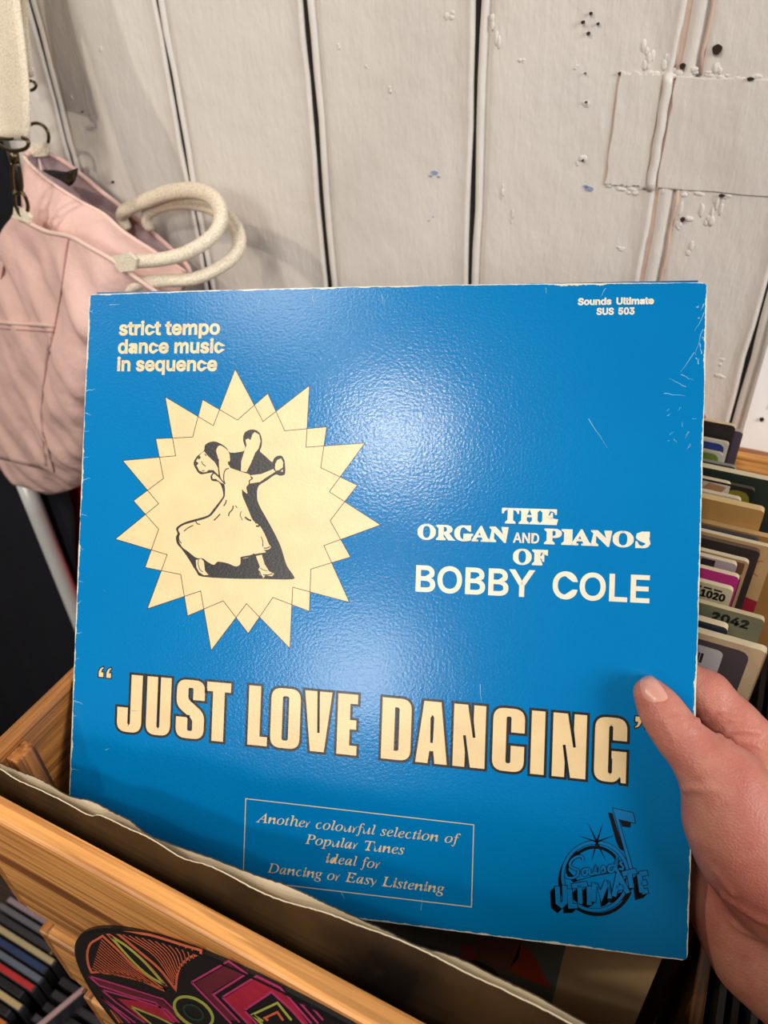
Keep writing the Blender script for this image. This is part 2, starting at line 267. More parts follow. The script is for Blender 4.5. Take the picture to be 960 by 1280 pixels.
GLYPHS_ITAL = """A 463 -85,0 -82,13 -53,18 -26,32 0,56 356,475 369,475 353,58 411,13 409,0 221,0 224,13 248,14 273,26 285,78 288,158 133,158 116,150 65,90 46,66 35,48 79,13 75,0|143,183 289,183 298,367
D 507 -36,0 27,36 42,73 126,385 132,419 81,451 85,465 263,465 305,462 344,454 378,442 408,424 433,402 453,375 467,344 476,310 479,272 476,236 469,202 457,169 440,137 419,108 393,82 364,58 331,38 294,22 255,10 212,2 167,0|170,22 206,25 240,32 270,44 297,60 321,80 342,103 360,130 375,158 386,189 394,221 399,254 401,287 397,334 384,373 364,403 335,425 298,438 254,443 205,423 193,387 113,89 105,49 120,28 140,24
E 454 -34,0 18,25 42,73 126,385 132,419 81,451 85,465 440,465 420,364 252,442 222,439 196,396 159,260 216,260 246,262 271,267 289,275 303,288 313,305 321,326 334,326 287,161 275,161 253,234 214,237 154,237 112,83 230,25 257,28 303,42 323,53 341,67 357,84 386,128 400,128 351,0
L 449 -24,0 37,36 52,73 135,385 91,451 94,465 279,465 274,452 256,451 230,440 220,429 212,413 206,393 125,92 245,25 273,28 298,33 318,40 337,51 354,65 384,105 399,132 412,132 368,0
P 403 -34,0 27,35 35,51 42,73 126,385 132,419 81,451 85,465 267,465 346,453 393,418 408,361 406,335 398,311 385,289 368,270 346,253 320,240 290,230 257,224 221,222 159,222 147,214 107,64 165,13 161,0|193,242 235,246 270,257 297,275 317,299 329,329 332,364 330,389 323,410 311,425 294,436 272,442 244,445 199,405 161,263
T 420 50,0 52,13 139,89 228,417 109,425 84,404 66,372 59,352 44,353 74,465 461,465 439,350 426,350 425,394 420,412 410,425 396,434 374,439 298,423 208,93 265,13 261,0
a 342 50,-8 33,-6 8,10 0,25 -5,43 -7,64 -4,101 4,138 18,175 38,211 62,244 90,274 121,298 152,312 183,316 208,312 224,300 232,280 241,309 292,309 231,90 245,40 261,55 282,80 291,72 256,27 224,1 195,-8 180,-5 171,6 168,23 170,42 178,74 191,118 166,79 142,48 119,23 97,6 74,-5|82,33 219,257 215,280 204,294 185,299 164,295 143,284 124,266 105,241 88,211 74,175 58,122 53,73 56,51 66,37
c 298 99,-8 70,-5 46,6 26,23 11,46 2,75 -1,109 5,153 12,175 22,197 48,237 82,272 102,286 133,303 166,313 199,316 219,315 217,231 207,240 204,255 197,299 174,296 151,286 130,271 110,250 93,225 79,196 68,165 61,136 59,107 61,83 67,63 76,46 89,33 104,25 122,23 157,29 192,49 228,82 238,71 193,27 146,1
d 355 61,-8 41,-6 24,1 10,13 -1,30 -7,50 -9,73 -7,95 5,143 29,193 44,217 61,240 99,279 216,314 232,306 242,293 273,416 233,455 236,467 338,487 343,468 240,81 250,30 264,36 283,53 306,81 317,72 263,11 232,-6 217,-8 198,-4 186,7 183,27 185,48 191,76 201,112 178,75 155,45 133,21 110,5 86,-5|176,297 154,286 132,268 111,244 92,214 75,178 62,141 54,108 51,78
e 287 89,-7 62,-4 39,6 21,21 7,42 -1,68 -4,99 -3,120 31,210 46,231 81,268 101,283 132,302 164,313 195,316 214,315 242,303 258,266 252,239 236,213 208,189 170,169 121,153 61,142 56,98 63,58 84,34 119,26 151,32 185,50 221,81 231,71 209,47 187,27 165,12 141,2 116,-5|64,158 106,167 140,180 168,199 188,221 200,245 204,271 201,286 193,295 180,298 166,296 151,290 137,280 122,266 108,250 95,230 83,208 73,184
f 199 -48,-153 -89,-100 -80,-90 -66,-87 -54,-89 -47,-96 -29,-131 -19,-123 -10,-108 2,-74 13,-25 71,283 7,283 12,304 75,304 83,340 96,384 113,420 135,449 160,470 187,483 216,487 247,481 274,452 272,422 261,412 243,408 229,411 221,420 206,469 182,459 163,431 148,383 132,304 210,304 207,283 128,283 90,97 67,7 56,-29 33,-85 9,-123 -18,-146
g 286 63,-153 30,-151 2,-143 -21,-131 -38,-115 -48,-96 -52,-75 -42,-39 -13,-6 36,24 19,34 9,44 21,84 58,121 32,141 15,165 10,195 12,216 18,237 29,256 43,273 60,289 80,301 102,311 126,316 289,296 289,266 243,266 246,214 239,193 229,174 215,156 198,142 179,130 157,121 135,115 110,113 82,116 60,87 66,76 83,65 112,54 145,44 172,32 194,19 210,3 220,-16 223,-40 221,-61 214,-81 203,-99 188,-115 170,-128 147,-139 122,-147 94,-152|111,129 125,131 138,136 151,146 162,158 172,173 180,190 186,209 190,229 191,249 189,265 185,278 179,288 170,296 159,301 147,302 134,300 121,295 108,285 97,273 87,258 78,241 72,222 68,203 66,182 71,153 86,135|75,-132 131,-124 165,-100 176,-60 132,-10 94,5 52,18 18,-7 -3,-34 -9,-64 0,-102 28,-125
h 402 304,-7 287,-5 272,1 260,11 250,25 245,41 243,60 246,99 256,151 279,257 281,283 278,305 268,319 251,323 225,317 199,300 173,272 150,238 134,204 124,172 87,0 25,0 112,415 118,451 113,468 97,479 66,482 72,510 195,510 169,387 142,275 150,275 188,326 230,356 274,366 314,358 338,333 346,291 343,262 334,218 316,138 310,101 308,68 310,50 318,39 374,51 386,32 358,10 331,-2
i 177 122,394 114,395 106,398 98,404 89,419 88,428 89,436 93,445 98,452 106,458 114,462 122,463 131,462 139,458 147,452 153,445 156,437 157,428 156,419 153,410 147,403 140,398 132,395|33,-8 15,-4 4,8 0,29 3,53 11,86 55,241 60,264 59,272 55,278 50,282 42,285 31,287 17,287 20,299 65,305 96,310 124,316 128,296 63,79 58,52 59,41 64,34 72,32 87,38 106,55 130,84 140,74 102,28 67,1
l 173 -2,26 2,54 13,99 98,412 58,459 60,471 104,476 168,465 62,84 56,50 68,34 82,40 100,55 122,82 133,72 114,47 95,27 60,1
n 364 222,-9 192,49 201,86 231,195 159,232 123,189 93,142 76,105 59,58 42,0 -12,0 17,285 19,297 67,303 130,316 133,308 93,177 126,220 158,254 188,281 216,300 241,311 263,315 285,311 298,299 302,278 300,252 293,222 259,34 274,40 291,59 312,91 322,83 290,32 256,1
o 351 105,-8 75,-5 48,5 26,22 9,44 -1,71 -4,102 -2,128 4,153 14,178 27,203 43,226 61,247 82,267 104,284 128,298 152,308 177,314 201,316 234,313 261,303 283,286 300,264 310,237 314,206 312,184 307,161 299,138 288,115 260,73 243,54 224,37 203,23 171,6 139,-5|113,11 131,14 149,21 166,32 182,47 211,85 224,108 243,155 255,226 248,267 229,291 197,299 176,295 154,285 132,268 112,244 94,216 78,183 66,149 58,115 56,83 57,62 62,44 71,30 82,20 96,13
p 340 -96,-149 -93,-137 -29,-87 54,235 16,285 19,298 62,303 128,299 112,250 149,287 187,309 226,316 250,314 269,306 286,292 298,274 305,252 308,226 306,199 300,172 290,144 277,118 262,93 243,69 223,47 201,29 177,13 152,2 127,-5 101,-7 81,-6 64,-2 50,5 23,-113 77,-138 73,-149|101,9 137,18 172,44 188,62 202,82 226,128 242,178 248,228 235,271 199,286 177,282 156,271 136,253 118,228 103,197 91,162 66,64 62,40 67,23 79,13
r 224 -13,0 46,209 13,284 15,297 89,179 137,255 177,301 208,316 170,268 118,199 75,110 41,0
s 248 -9,-4 -22,-4 -7,106 4,105 7,77 14,53 24,35 37,21 53,13 71,10 99,17 119,38 126,69 123,85 116,102 63,175 46,206 42,259 50,278 63,294 80,306 100,314 209,314 220,314 207,214 195,214 184,261 163,289 130,299 93,245 155,154 173,122 178,71 130,5 97,-7
t 187 33,-8 15,-4 4,7 1,26 2,44 66,283 19,283 22,297 63,313 100,344 136,392 151,392 126,304 183,304 177,283 120,283 66,78 60,45 85,36 102,52 124,79 134,68 99,26 66,0
u 364 46,-8 4,38 8,69 19,116 50,228 13,287 15,300 71,107 62,74 59,54 61,42 79,32 124,54 159,91 195,142 227,203 241,237 252,272 261,309 314,309 260,32 275,38 294,55 315,84 324,75 291,29 257,1 222,-8 204,-4 192,7 189,27 220,153 187,104 156,63 127,32 99,10 72,-4
y 270 2,-104 17,-91 34,-69 79,-7 36,216 -24,287 -22,299 8,303 69,310 77,290 85,258 123,57 173,138 200,186 213,213 217,233 249,273 244,241 231,203 208,158 175,102 133,35 86,-34 39,-94"""
GLYPHS_BOLD = """A 437 -9,0 -9,18 206,466 224,465 384,87 443,18 443,0 229,0 229,18 253,20 270,25 280,34 253,132 103,132 79,71 78,35 87,26 102,20 128,18 128,0|113,161 242,161 177,319
E 442 14,0 14,17 75,78 75,369 16,439 16,455 399,455 399,320 383,320 378,349 369,373 356,392 340,406 320,417 295,424 266,429 232,430 183,246 214,247 247,259 269,282 288,345 304,345 304,118 287,118 183,222 411,143 430,143 402,0
F 404 15,0 15,17 75,84 75,375 14,439 14,455 394,455 394,320 377,320 230,431 182,247 229,253 244,260 256,270 274,301 280,322 284,347 302,347 302,118 285,118 274,168 266,187 257,200 244,211 229,218 182,224 257,17 257,0
G 508 268,-10 233,-8 200,-3 170,7 141,19 116,36 93,55 74,77 57,103 44,131 35,161 29,194 28,229 29,263 35,295 44,324 57,352 74,377 93,399 115,419 139,435 166,448 195,458 225,464 284,464 311,459 419,465 437,465 437,308 420,308 267,443 214,430 176,389 153,322 146,228 148,178 154,135 165,98 180,67 199,44 221,26 246,16 275,13 275,182 275,198 500,198 500,182 446,128 446,29 402,12 357,0 313,-8
H 523 15,0 15,17 75,81 75,379 16,439 16,455 242,455 242,439 182,251 342,251 282,439 282,455 507,455 507,439 449,379 449,81 507,17 507,0 282,0 282,17 342,81 342,221 182,221 182,81 242,17 242,0
I 261 13,0 13,17 75,75 75,387 13,439 13,455 244,455 244,439 246,17 246,0
N 494 403,-11 107,350 107,79 167,17 167,0 18,0 18,17 76,388 18,439 18,455 156,455 391,169 331,439 331,455 480,455 480,439 422,-11
O 525 236,-10 190,-1 148,17 94,58 66,93 37,156 37,299 66,362 79,380 112,413 149,438 216,462 313,462 378,439 415,414 481,323 494,277 494,179 481,134 446,75 414,43 376,17 333,-1 286,-10|265,12 315,26 351,66 372,133 379,228 377,278 371,321 362,358 348,389 330,412 310,430 286,440 260,443 210,430 174,389 152,322 145,228 147,178 153,135 163,98 177,67 195,43 215,26 238,16
P 418 15,0 15,17 75,81 75,379 16,439 16,455 214,455 287,452 315,447 390,398 409,332 406,305 398,280 385,259 367,240 343,225 314,214 281,208 242,206 182,206 182,81 242,17 242,0|182,230 201,230 225,231 244,235 260,243 272,253 281,266 287,283 291,304 292,329 291,354 288,375 283,392 275,406 265,417 252,425 236,430 207,431 182,407
R 473 15,0 15,17 75,81 75,379 16,439 16,455 217,455 264,453 305,448 339,439 367,426 389,409 405,388 414,363 417,334 411,296 392,265 360,241 315,224 432,50 480,0 338,0 201,212 182,212 182,81 242,17 242,0|182,234 203,234 228,235 249,240 266,248 280,258 290,272 298,290 302,311 304,336 299,378 284,407 259,425 224,431 212,431 202,429 195,426 186,417 182,398
S 390 43,-11 43,158 62,158 72,124 83,94 96,70 111,50 129,34 149,24 172,17 197,15 279,89 275,110 265,129 248,146 225,160 135,205 92,236 65,270 56,289 51,309 67,403 185,466 229,461 320,466 339,466 339,319 322,319 358,112 314,29 281,8 240,-6 192,-10 158,-8 61,-11
T 423 92,0 92,17 156,81 156,433 124,431 102,426 82,416 65,403 51,387 41,367 33,344 29,318 11,318 11,455 410,455 410,317 394,317 381,368 357,404 319,426 263,433 263,81 328,17 328,0"""
def load_glyphs(s):
    d = {}
    for ln in s.split('\n'):
        c, a, rest = ln.split(' ', 2)
        d[c] = (int(a), [[tuple(map(int, p.split(','))) for p in l.split(' ')] for l in rest.split('|')])
    return d
FONT = dict(sans=load_glyphs(GLYPHS_SANS), ital=load_glyphs(GLYPHS_ITAL), bold=load_glyphs(GLYPHS_BOLD))
def text(pr, font, s, x0, x1, y, h, embolden=0.0, space=None, cap=None, slant=0.0, drop=0.0, mirror_y=1):
    """lay the words between x0 and x1, capitals h high, baseline y"""
    G = FONT[font]; ref = {'sans': 509, 'ital': 475, 'bold': 455}[font] if cap is None else cap
    space = space or {'sans': 190, 'ital': 210, 'bold': 210}[font]
    adv = 0; pos = []
    for ch in s:
        pos.append(adv)
        adv += space if ch == ' ' else G[ch][0]
    first = min(p[0] for l in G[s[0]][1] for p in l); last = max(p[0] for l in G[s[-1]][1] for p in l)
    W = pos[-1] + last - first; sx = (x1 - x0) / W; sy = h / ref
    for ch, p in zip(s, pos):
        if ch == ' ': continue
        ls = [[(x0 + (q[0] + p - first) * sx + q[1] * sy * slant, y + q[1] * sy * mirror_y + drop * ((q[0] + p) * sx)) for q in l] for l in G[ch][1]]
        pr.loops(ls)
        if embolden:
            k0 = pr.k; pr.k = k0 + 0.3
            for l in ls: pr.line(l, embolden, closed=True)
            pr.k = k0
# ------------------------------------------------------------------ materials
def paint_mat():
    m, nt, b = new_mat('cream_gloss_paint', rgb(226, 214, 203), 0.36, spec=0.5)
    v = coords(nt); vb = coords(nt, (1, 1, 0.24))
    nt.links.new(ramp(nt, noise(nt, v, 5, 4), [(0.3, rgb(208, 199, 190)), (0.5, rgb(219, 211, 202)), (0.7, rgb(214, 208, 201))]), b.inputs['Base Color'])
    b1 = nd(nt, 'ShaderNodeBump'); b1.inputs['Strength'].default_value = 0.55; b1.inputs['Distance'].default_value = 0.0012
    nt.links.new(noise(nt, vb, 210, 5, 0.62), b1.inputs['Height'])
    b2 = nd(nt, 'ShaderNodeBump'); b2.inputs['Strength'].default_value = 0.6; b2.inputs['Distance'].default_value = 0.003
    nt.links.new(noise(nt, coords(nt, (1, 1, 0.6)), 45, 4), b2.inputs['Height']); nt.links.new(b1.outputs[0], b2.inputs['Normal'])
    nt.links.new(b2.outputs[0], b.inputs['Normal']); return m
M_paint = paint_mat()
M_gap = matte('dark_joint', rgb(30, 24, 20), 0.95)
M_hole = matte('nail_hole', rgb(48, 30, 24), 0.9)
M_blue_mark = matte('blue_ink_mark', rgb(140, 150, 178), 0.7)
M_bare = simple('rubbed_bare_paint', rgb(196, 170, 154), 0.55, 0.12, 60)
PX, PD = rgb(216, 152, 84), rgb(140, 84, 38)
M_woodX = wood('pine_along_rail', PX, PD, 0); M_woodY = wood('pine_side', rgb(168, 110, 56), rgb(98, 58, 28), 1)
M_woodD = wood('dark_pine', rgb(120, 78, 42), rgb(70, 44, 24), 1)  # darker tone of the pine, for the divider
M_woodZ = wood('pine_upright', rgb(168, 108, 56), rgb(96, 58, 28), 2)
M_floor = wood('dark_floorboards', rgb(70, 52, 40), rgb(40, 28, 20), 0, rough=0.6)
M_cream = simple('cream_card', rgb(236, 222, 190), 0.7, 0.05, 40, 0.1)
M_white = simple('white_card', rgb(232, 226, 214), 0.6, 0.04, 40, 0.1)

# ------------------------------------------------------------------ the setting
floor = tag(box('floor', (-2.6, -1.6, -0.04), (2.2, 0.66, 0.0), M_floor), kind='structure')
wall = tag(box('wall_back', (-2.6, 0.612, 0.0), (2.2, 0.66, 2.7), M_gap), kind='structure')
WY = 0.600; WZ0, WZ1 = 0.0, 2.7
def board(x0, x1, bead=0.0072, gap=0.0022, z0=WZ0, z1=WZ1, wob=0.0006, seed=0):
    """one matchboard: rounded right arris, bead and quirk along its left edge"""
    prof = [(x0 + gap, 0.010)]
    for i in range(7):
        a = math.pi * (1 - i / 6.0); prof.append((x0 + gap + bead / 2 + bead / 2 * math.cos(a), 0.0038 - 0.0044 * math.sin(a)))
    prof += [(x0 + gap + bead + 0.0012, 0.0026), (x0 + gap + bead + 0.0030, 0.0004), (x0 + gap + bead + 0.006, 0.0)]
    for i in range(9): prof.append((x0 + gap + bead + 0.006 + (x1 - 0.006 - x0 - gap - bead - 0.006) * (i + 1) / 9.0, 0.0))
    prof += [(x1 - 0.0042, -0.0009), (x1 - 0.0026, -0.0013), (x1 - 0.0011, -0.0006), (x1 - 0.0002, 0.0016), (x1, 0.010)]
    r = random.Random(seed); n = 90; V = []; F = []; m = len(prof)
    ph = [r.uniform(0, 6) for _ in range(4)]
    for j in range(n + 1):
        z = z0 + (z1 - z0) * j / n
        w = wob * (math.sin(z * 41 + ph[0]) + 0.6 * math.sin(z * 97 + ph[1]))
        for i, (x, y) in enumerate(prof):
            edge = 1.0 if (i < 9 or i > m - 6) else 0.0
            V.append((x + w * edge, WY + y + 0.25 * w, z))
    for j in range(n):
        for i in range(m - 1): F.append((j * m + i, j * m + i + 1, (j + 1) * m + i + 1, (j + 1) * m + i))
    return link('board', mesh_of('board', V, F, True), M_paint, wall)
joints = [-0.953, -0.805, -0.658, -0.511, -0.3676, -0.2263, -0.0850, 0.0035, 0.146, 0.288, 0.43]
for i in range(len(joints) - 1):
    board(joints[i], joints[i + 1], bead=0.0125 if abs(joints[i] + 0.085) < 1e-6 else 0.0072, gap=(0.0034 if i == 4 else 0.0026 if i == 5 else 0.0014), seed=i)
for xa, xb in ((-2.6, -0.953), (0.43, 2.2)):
    n = int(round((xb - xa) / 0.146))
    for k in range(n): board(xa + (xb - xa) * k / n, xa + (xb - xa) * (k + 1) / n, seed=40 + k)
for j_, g_ in ((-0.3676, .0036), (-0.2263, .0024), (-0.511, .0014), (-0.658, .0014), (0.0035, .0014)):
    box('joint_gap', (j_ - .0003, WY + .0016, 0.0), (j_ + g_ + .0003, WY + .0098, 2.7), M_gap, wall)  # near-black strip set into each joint so the gap reads dark
# let-in repair: a short cross piece painted over, with its own proud ridge
def rough_slab(name, x0, x1, z0, z1, y0, y1, seed, parent=wall):
    r = random.Random(seed); pts = []
    def side(a, b, n):
        for k in range(n):
            t = k / n; pts.append((a[0] + (b[0] - a[0]) * t + r.uniform(-.0008, .0008), a[1] + (b[1] - a[1]) * t + r.uniform(-.0008, .0008)))
    side((x0, z0), (x1, z0), 20); side((x1, z0), (x1, z1), 8); side((x1, z1), (x0, z1), 20); side((x0, z1), (x0, z0), 8)
    bm = bmesh.new(); vs = [bm.verts.new((p[0], y1, p[1])) for p in pts]; f = bm.faces.new(vs)
    g = bmesh.ops.extrude_face_region(bm, geom=[f]); 
    for e in g['geom']:
        if isinstance(e, bmesh.types.BMVert): e.co.y = y0
    ed = [e for e in bm.edges if abs(e.verts[0].co.y - y0) < 1e-6 and abs(e.verts[1].co.y - y0) < 1e-6]
    bmesh.ops.bevel(bm, geom=ed, offset=0.0006, segments=2, affect='EDGES')
    return from_bm(name, bm, M_paint, parent)
rough_slab('repair_board', -0.1209, -0.0925, 1.3475, 1.4195, WY - 0.0014, WY + 0.004, 3)
rough_slab('repair_board', -0.0838, 0.30, 1.3475, 1.4178, WY - 0.0012, WY + 0.004, 5)
P = [(-0.0885 + 0.0004 * math.sin(z * 300), WY + 0.0002, z) for z in np.linspace(1.346, 1.4195, 14)]
tube('repair_bead', P, 0.0034, M_paint, wall, seg=10)
tube('repair_groove', [(p[0] - 0.0044, WY + 0.0003, p[2]) for p in P], 0.0012, M_bare, wall, seg=6)
box('repair_edge_gap', (-0.1222, WY - 0.0004, 1.347), (-0.1209, WY + 0.002, 1.4195), M_bare, wall)
# thick runs and blobs of paint and filler round the repair
bm = bmesh.new(); r = random.Random(5)
def blob(x, z, rx, rz, ry=0.0011):
    for s_ in range(4):
        ox, oz, q = r.uniform(-.7, .7) * rx, r.uniform(-.7, .7) * rz, r.uniform(.35, .75)
        g = bmesh.ops.create_icosphere(bm, subdivisions=2, radius=1.0)['verts']
        for v in g:
            k = 1 + r.uniform(-.1, .1); v.co = Vector((x + ox + v.co.x * rx * k * q, WY + v.co.y * ry * k * q, z + oz + v.co.z * rz * k * q))
for x, y, a, b_ in [(810, 78, 5, 9), (806, 62, 4, 8), (818, 88, 6, 4), (832, 80, 5, 9), (845, 92, 6, 4), (868, 88, 7, 4), (884, 92, 7, 3), (898, 86, 4, 7), (905, 96, 6, 3), (925, 100, 6, 3), (945, 96, 5, 3), (760, 232, 5, 3), (776, 236, 6, 3), (790, 238, 6, 4), (804, 236, 5, 4), (830, 238, 3, 6), (851, 240, 6, 4), (852, 262, 3, 14), (848, 284, 4, 6), (872, 244, 7, 3), (878, 262, 3, 10), (886, 276, 5, 8), (893, 258, 3, 12), (903, 256, 3, 10), (908, 246, 6, 3), (862, 274, 5, 4), (864, 310, 5, 8), (775, 310, 5, 2.5), (730, 128, 6, 6), (726, 201, 6, 6), (652, 76, 4, 3), (622, 50, 3, 9), (616, 30, 3, 8), (720, 84, 3, 2), (640, 270, 2, 9), (628, 240, 2, 8), (562, 20, 6, 5), (486, 112, 3, 4), (424, 58, 2, 3), (458, 84, 2, 2), (126, 62, 2, 3), (90, 122, 2, 3), (900, 470, 7, 3), (899, 452, 5, 5)]:
    p = atY(x, y, WY); s = 0.6 / 0.80 * 0.00098; blob(p[0], p[2], a * s * .85, b_ * s * .9)
me = bpy.data.meshes.new('paint_runs'); bm.to_mesh(me); bm.free(); me.polygons.foreach_set('use_smooth', [True] * len(me.polygons))
tag(link('paint_runs', me, M_paint, wall), kind='stuff')
def disc(name, x, y, rx, rz, mat, Y=WY - 0.0012, parent=wall):
    p = atY(x, y, Y); bm = bmesh.new(); bmesh.ops.create_circle(bm, cap_ends=True, radius=1, segments=12)
    for v in bm.verts: v.co = Vector((p[0] + v.co.x * rx * (1 + .2 * math.sin(5 * v.co.y)), Y, p[2] + v.co.y * rz))
    g = bmesh.ops.extrude_face_region(bm, geom=bm.faces[:])
    for e in g['geom']:
        if isinstance(e, bmesh.types.BMVert): e.co.y += 0.004
    return from_bm(name, bm, mat, parent)
for x, y, a in [(738, 17, .0013), (728, 28, .0014), (747, 30, .0012), (735, 42, .0015), (731, 92, .0008), (774, 92, .0012), (896, 62, .004), (938, 99, .003), (853, 83, .0025), (853, 275, .0022), (902, 245, .0028), (140, 228, .0016), (102, 140, .0008), (732, 128, .0010), (728, 201, .0010)]:
    disc('nail_hole', x, y, a * .72, a * .72 * (0.45 if x in (938, 902) else 1.0), M_hole, Y=WY - (0.0032 if x in (732, 728) else 0.0022))
for x, y, a in [(543, 216, .003), (538, 220, .0016), (548, 221, .0014), (541, 271, .0009), (536, 276, .0008), (736, 236, .0032), (732, 233, .0018)]:
    disc('ink_mark', x, y, a, a * .55, M_blue_mark, Y=WY - 0.0006)
box('joint_filler', (-0.0868, WY + 0.0012, 0.0), (-0.0800, WY + 0.009, 2.7), M_bare, wall)
# rubbed paint along the big bead above and below the repair
for za, zb, xo in ((1.4195, 1.60, 0.0), (1.20, 1.3475, 0.0)):
    P = [(-0.0695 + 0.0006 * math.sin(z * 170), WY + 0.0008, z) for z in np.linspace(za, zb, 16)]
    tube('rubbed_arris', P, 0.0016, M_bare, wall, seg=6)
    P = [(-0.0867 + 0.0006 * math.sin(z * 150), WY + 0.0010, z) for z in np.linspace(za, zb, 16)]
    tube('rubbed_arris', P, 0.0013, M_bare, wall, seg=6)
# white sheet pinned low on the wall at the right
paper = tag(box('paper_sheet', (0.0150, WY - 0.0030, 1.02), (0.225, WY - 0.0022, 1.55), matte('white_paper', rgb(250, 249, 246), 0.8)), 'bright white paper sheet pinned to the boarded wall above the crate', 'paper')
disc('pin', 952, 525, .0016, .0016, M_hole, Y=WY - 0.0045, parent=paper)
pp = Print(lambda x, y, k: Vector((x, WY - 0.0030 - 2e-5 * k, y)))
for i in range(5): pp.poly([(0.026 + i * 0.009, 1.192), (0.031 + i * 0.009, 1.192), (0.032 + i * 0.009, 1.198), (0.027 + i * 0.009, 1.198)])
pp.build('faint_print', matte('faint_grey_ink', rgb(222, 222, 220)), paper)

# ------------------------------------------------------------------ table under the crate
tb = empty('table', (-0.10, 0.33, 0.0)); tag(tb, 'plain table carrying the wooden record crate', 'table')
def child_box(name, lo, hi, mat, root, bev=0.0):
    o = box(name, lo, hi, mat, None, bev); o.parent = root; o.location = -Vector(root.location); return o
child_box('table_top', (-0.265, 0.10, 0.822), (0.62, 0.592, 0.85), M_floor, tb, 0.002)
for x in (-0.245, 0.60):
    for y in (0.12, 0.57): child_box('leg', (x - .02, y - .02, 0.0), (x + .02, y + .02, 0.822), M_floor, tb, 0.002)

# ------------------------------------------------------------------ slatted crate
CX0, CX1, CY0, CY1 = -0.2802, 0.150, 0.0967, 0.534   # inside faces
RIM = 1.189; TF, TS = 0.0104, 0.0075
crate = empty('wooden_crate', ((CX0 + CX1) / 2, (CY0 + CY1) / 2, 0.85)); tag(crate, 'slatted honey pine record crate packed with old record sleeves', 'crate')
levels = [(RIM - 0.110, RIM), (RIM - 0.208, RIM - 0.142), (RIM - 0.301, RIM - 0.236)]
for z0, z1 in levels:
    child_box('slat', (CX0 - 0.0005, CY0 - TF, z0), (CX1 + 0.0005, CY0, z1), M_woodX, crate, 0.0018)
    child_box('slat', (CX0 - 0.0005, CY1, z0), (CX1 + 0.0005, CY1 + TF, z1 + (0.0 if z1 < RIM else -0.003)), M_woodX, crate, 0.0018)
    for xs in ((CX0 - TS, CX0), (CX1, CX1 + TS)):
        child_box('slat', (xs[0], CY0 - TF + 0.0005, z0), (xs[1], CY1 + TF - 0.0005, z1 - 0.0015), M_woodY, crate, 0.0012)
for x in (CX0, CX1 - 0.0088):
    child_box('corner_post', (x + .0003, 0.1145, 0.864), (x + 0.0080, 0.1265, RIM - 0.007), M_woodZ, crate, 0.0010)
    child_box('corner_post', (x + .0003, CY1 - 0.020, 0.864), (x + 0.0085, CY1 - 0.0003, RIM - 0.008), M_woodZ, crate, 0.0012)
child_box('divider', (0.0600, 0.1350, 0.8640), (0.0670, CY1 - .0005, 1.030), M_woodD, crate, 0.001)
child_box('base_board', (CX0 - TS, CY0 - TF, 0.85), (CX1 + TS, CY1 + TF, 0.8638), M_woodX, crate, 0.001)
for x, y in [(63, 1193), (104, 1241)]:
    k = disc('nail_head', x, y, .0011, .0011, matte('nail_head', rgb(110, 70, 36)), Y=CY0 - TF - 0.0003, parent=crate); k.location = -Vector(crate.location)

# ------------------------------------------------------------------ painted record hung on the front of the crate
RC = (-0.0704, 0.9948); RR = 0.1922; RY = CY0 - TF - 0.0006
def record_mesh():
    prof = [(0.0036, 0.0006), (0.0036, -0.0014), (0.050, -0.0016), (0.052, -0.0012), (RR - 0.004, -0.0012), (RR - 0.002, -0.0018), (RR, -0.0010), (RR, 0.0006)]
    n = 120; V = []; F = []; m = len(prof)
    for k in range(n):
        a = 2 * math.pi * k / n
        for rr, y in prof: V.append((rr * math.cos(a), y, rr * math.sin(a)))
    for k in range(n):
        j = (k + 1) % n
        for i in range(m): F.append((k * m + i, k * m + (i + 1) % m, j * m + (i + 1) % m, j * m + i))
    return mesh_of('disc', V, F)
rec = empty('painted_record', (RC[0], RY, RC[1])); tag(rec, 'black vinyl disc painted with orange, pink and lime tribal patterns on the crate front', 'record')
M_vinyl, nt, b = new_mat('black_vinyl', rgb(14, 14, 15), 0.42); bump(nt, b, noise(nt, coords(nt), 500, 2), 0.1, 0.0003)
link('disc', record_mesh(), M_vinyl, rec)
def rec_print(s, ox, oy):
    def fn(x, y, k):
        p = atY(ox + x / s, oy + y / s, RY - 0.0020)
        return Vector((p[0] - RC[0], -0.0013 - 2e-5 * k, p[2] - RC[1]))
    return fn
def clip_ok(fn, pts): return pts
def paint(c): return simple('paint_marker', c, 0.5, 0.12, 120, 0.1)
M_or, M_pk, M_rd, M_mr, M_li, M_gr = paint(rgb(232, 112, 74)), paint(rgb(206, 62, 122)), paint(rgb(190, 34, 62)), paint(rgb(112, 34, 48)), paint(rgb(190, 192, 84)), paint(rgb(28, 66, 44))
fA, fB = rec_print(6.0, 90, 1140), rec_print(4.8, 230, 1140)
def flip(fn): return fn
o1 = Print(fA)
L1 = lerp_curve([(222, 190), (180, 215), (130, 250), (108, 320), (115, 400), (140, 462)], 5) + lerp_curve([(140, 462), (260, 458), (400, 485), (520, 525), (620, 570), (695, 602)], 5)[1:] + lerp_curve([(695, 602), (560, 500), (440, 400), (330, 290), (222, 190)], 5)[1:]
o1.line(L1, 17, closed=True)
for i in range(13):
    t = i / 12.0
    a = (212 - 68 * t, 215 + 215 * t); bq = (640 - 330 * t * 1.0, 565 - 95 * t * 0.9)
    mid = ((a[0] + bq[0]) / 2 - 6, (a[1] + bq[1]) / 2 + 12)
    o1.line(lerp_curve([a, mid, bq], 5), 6)
o1.build('orange_painting', M_or, rec); o1 = Print(fA)
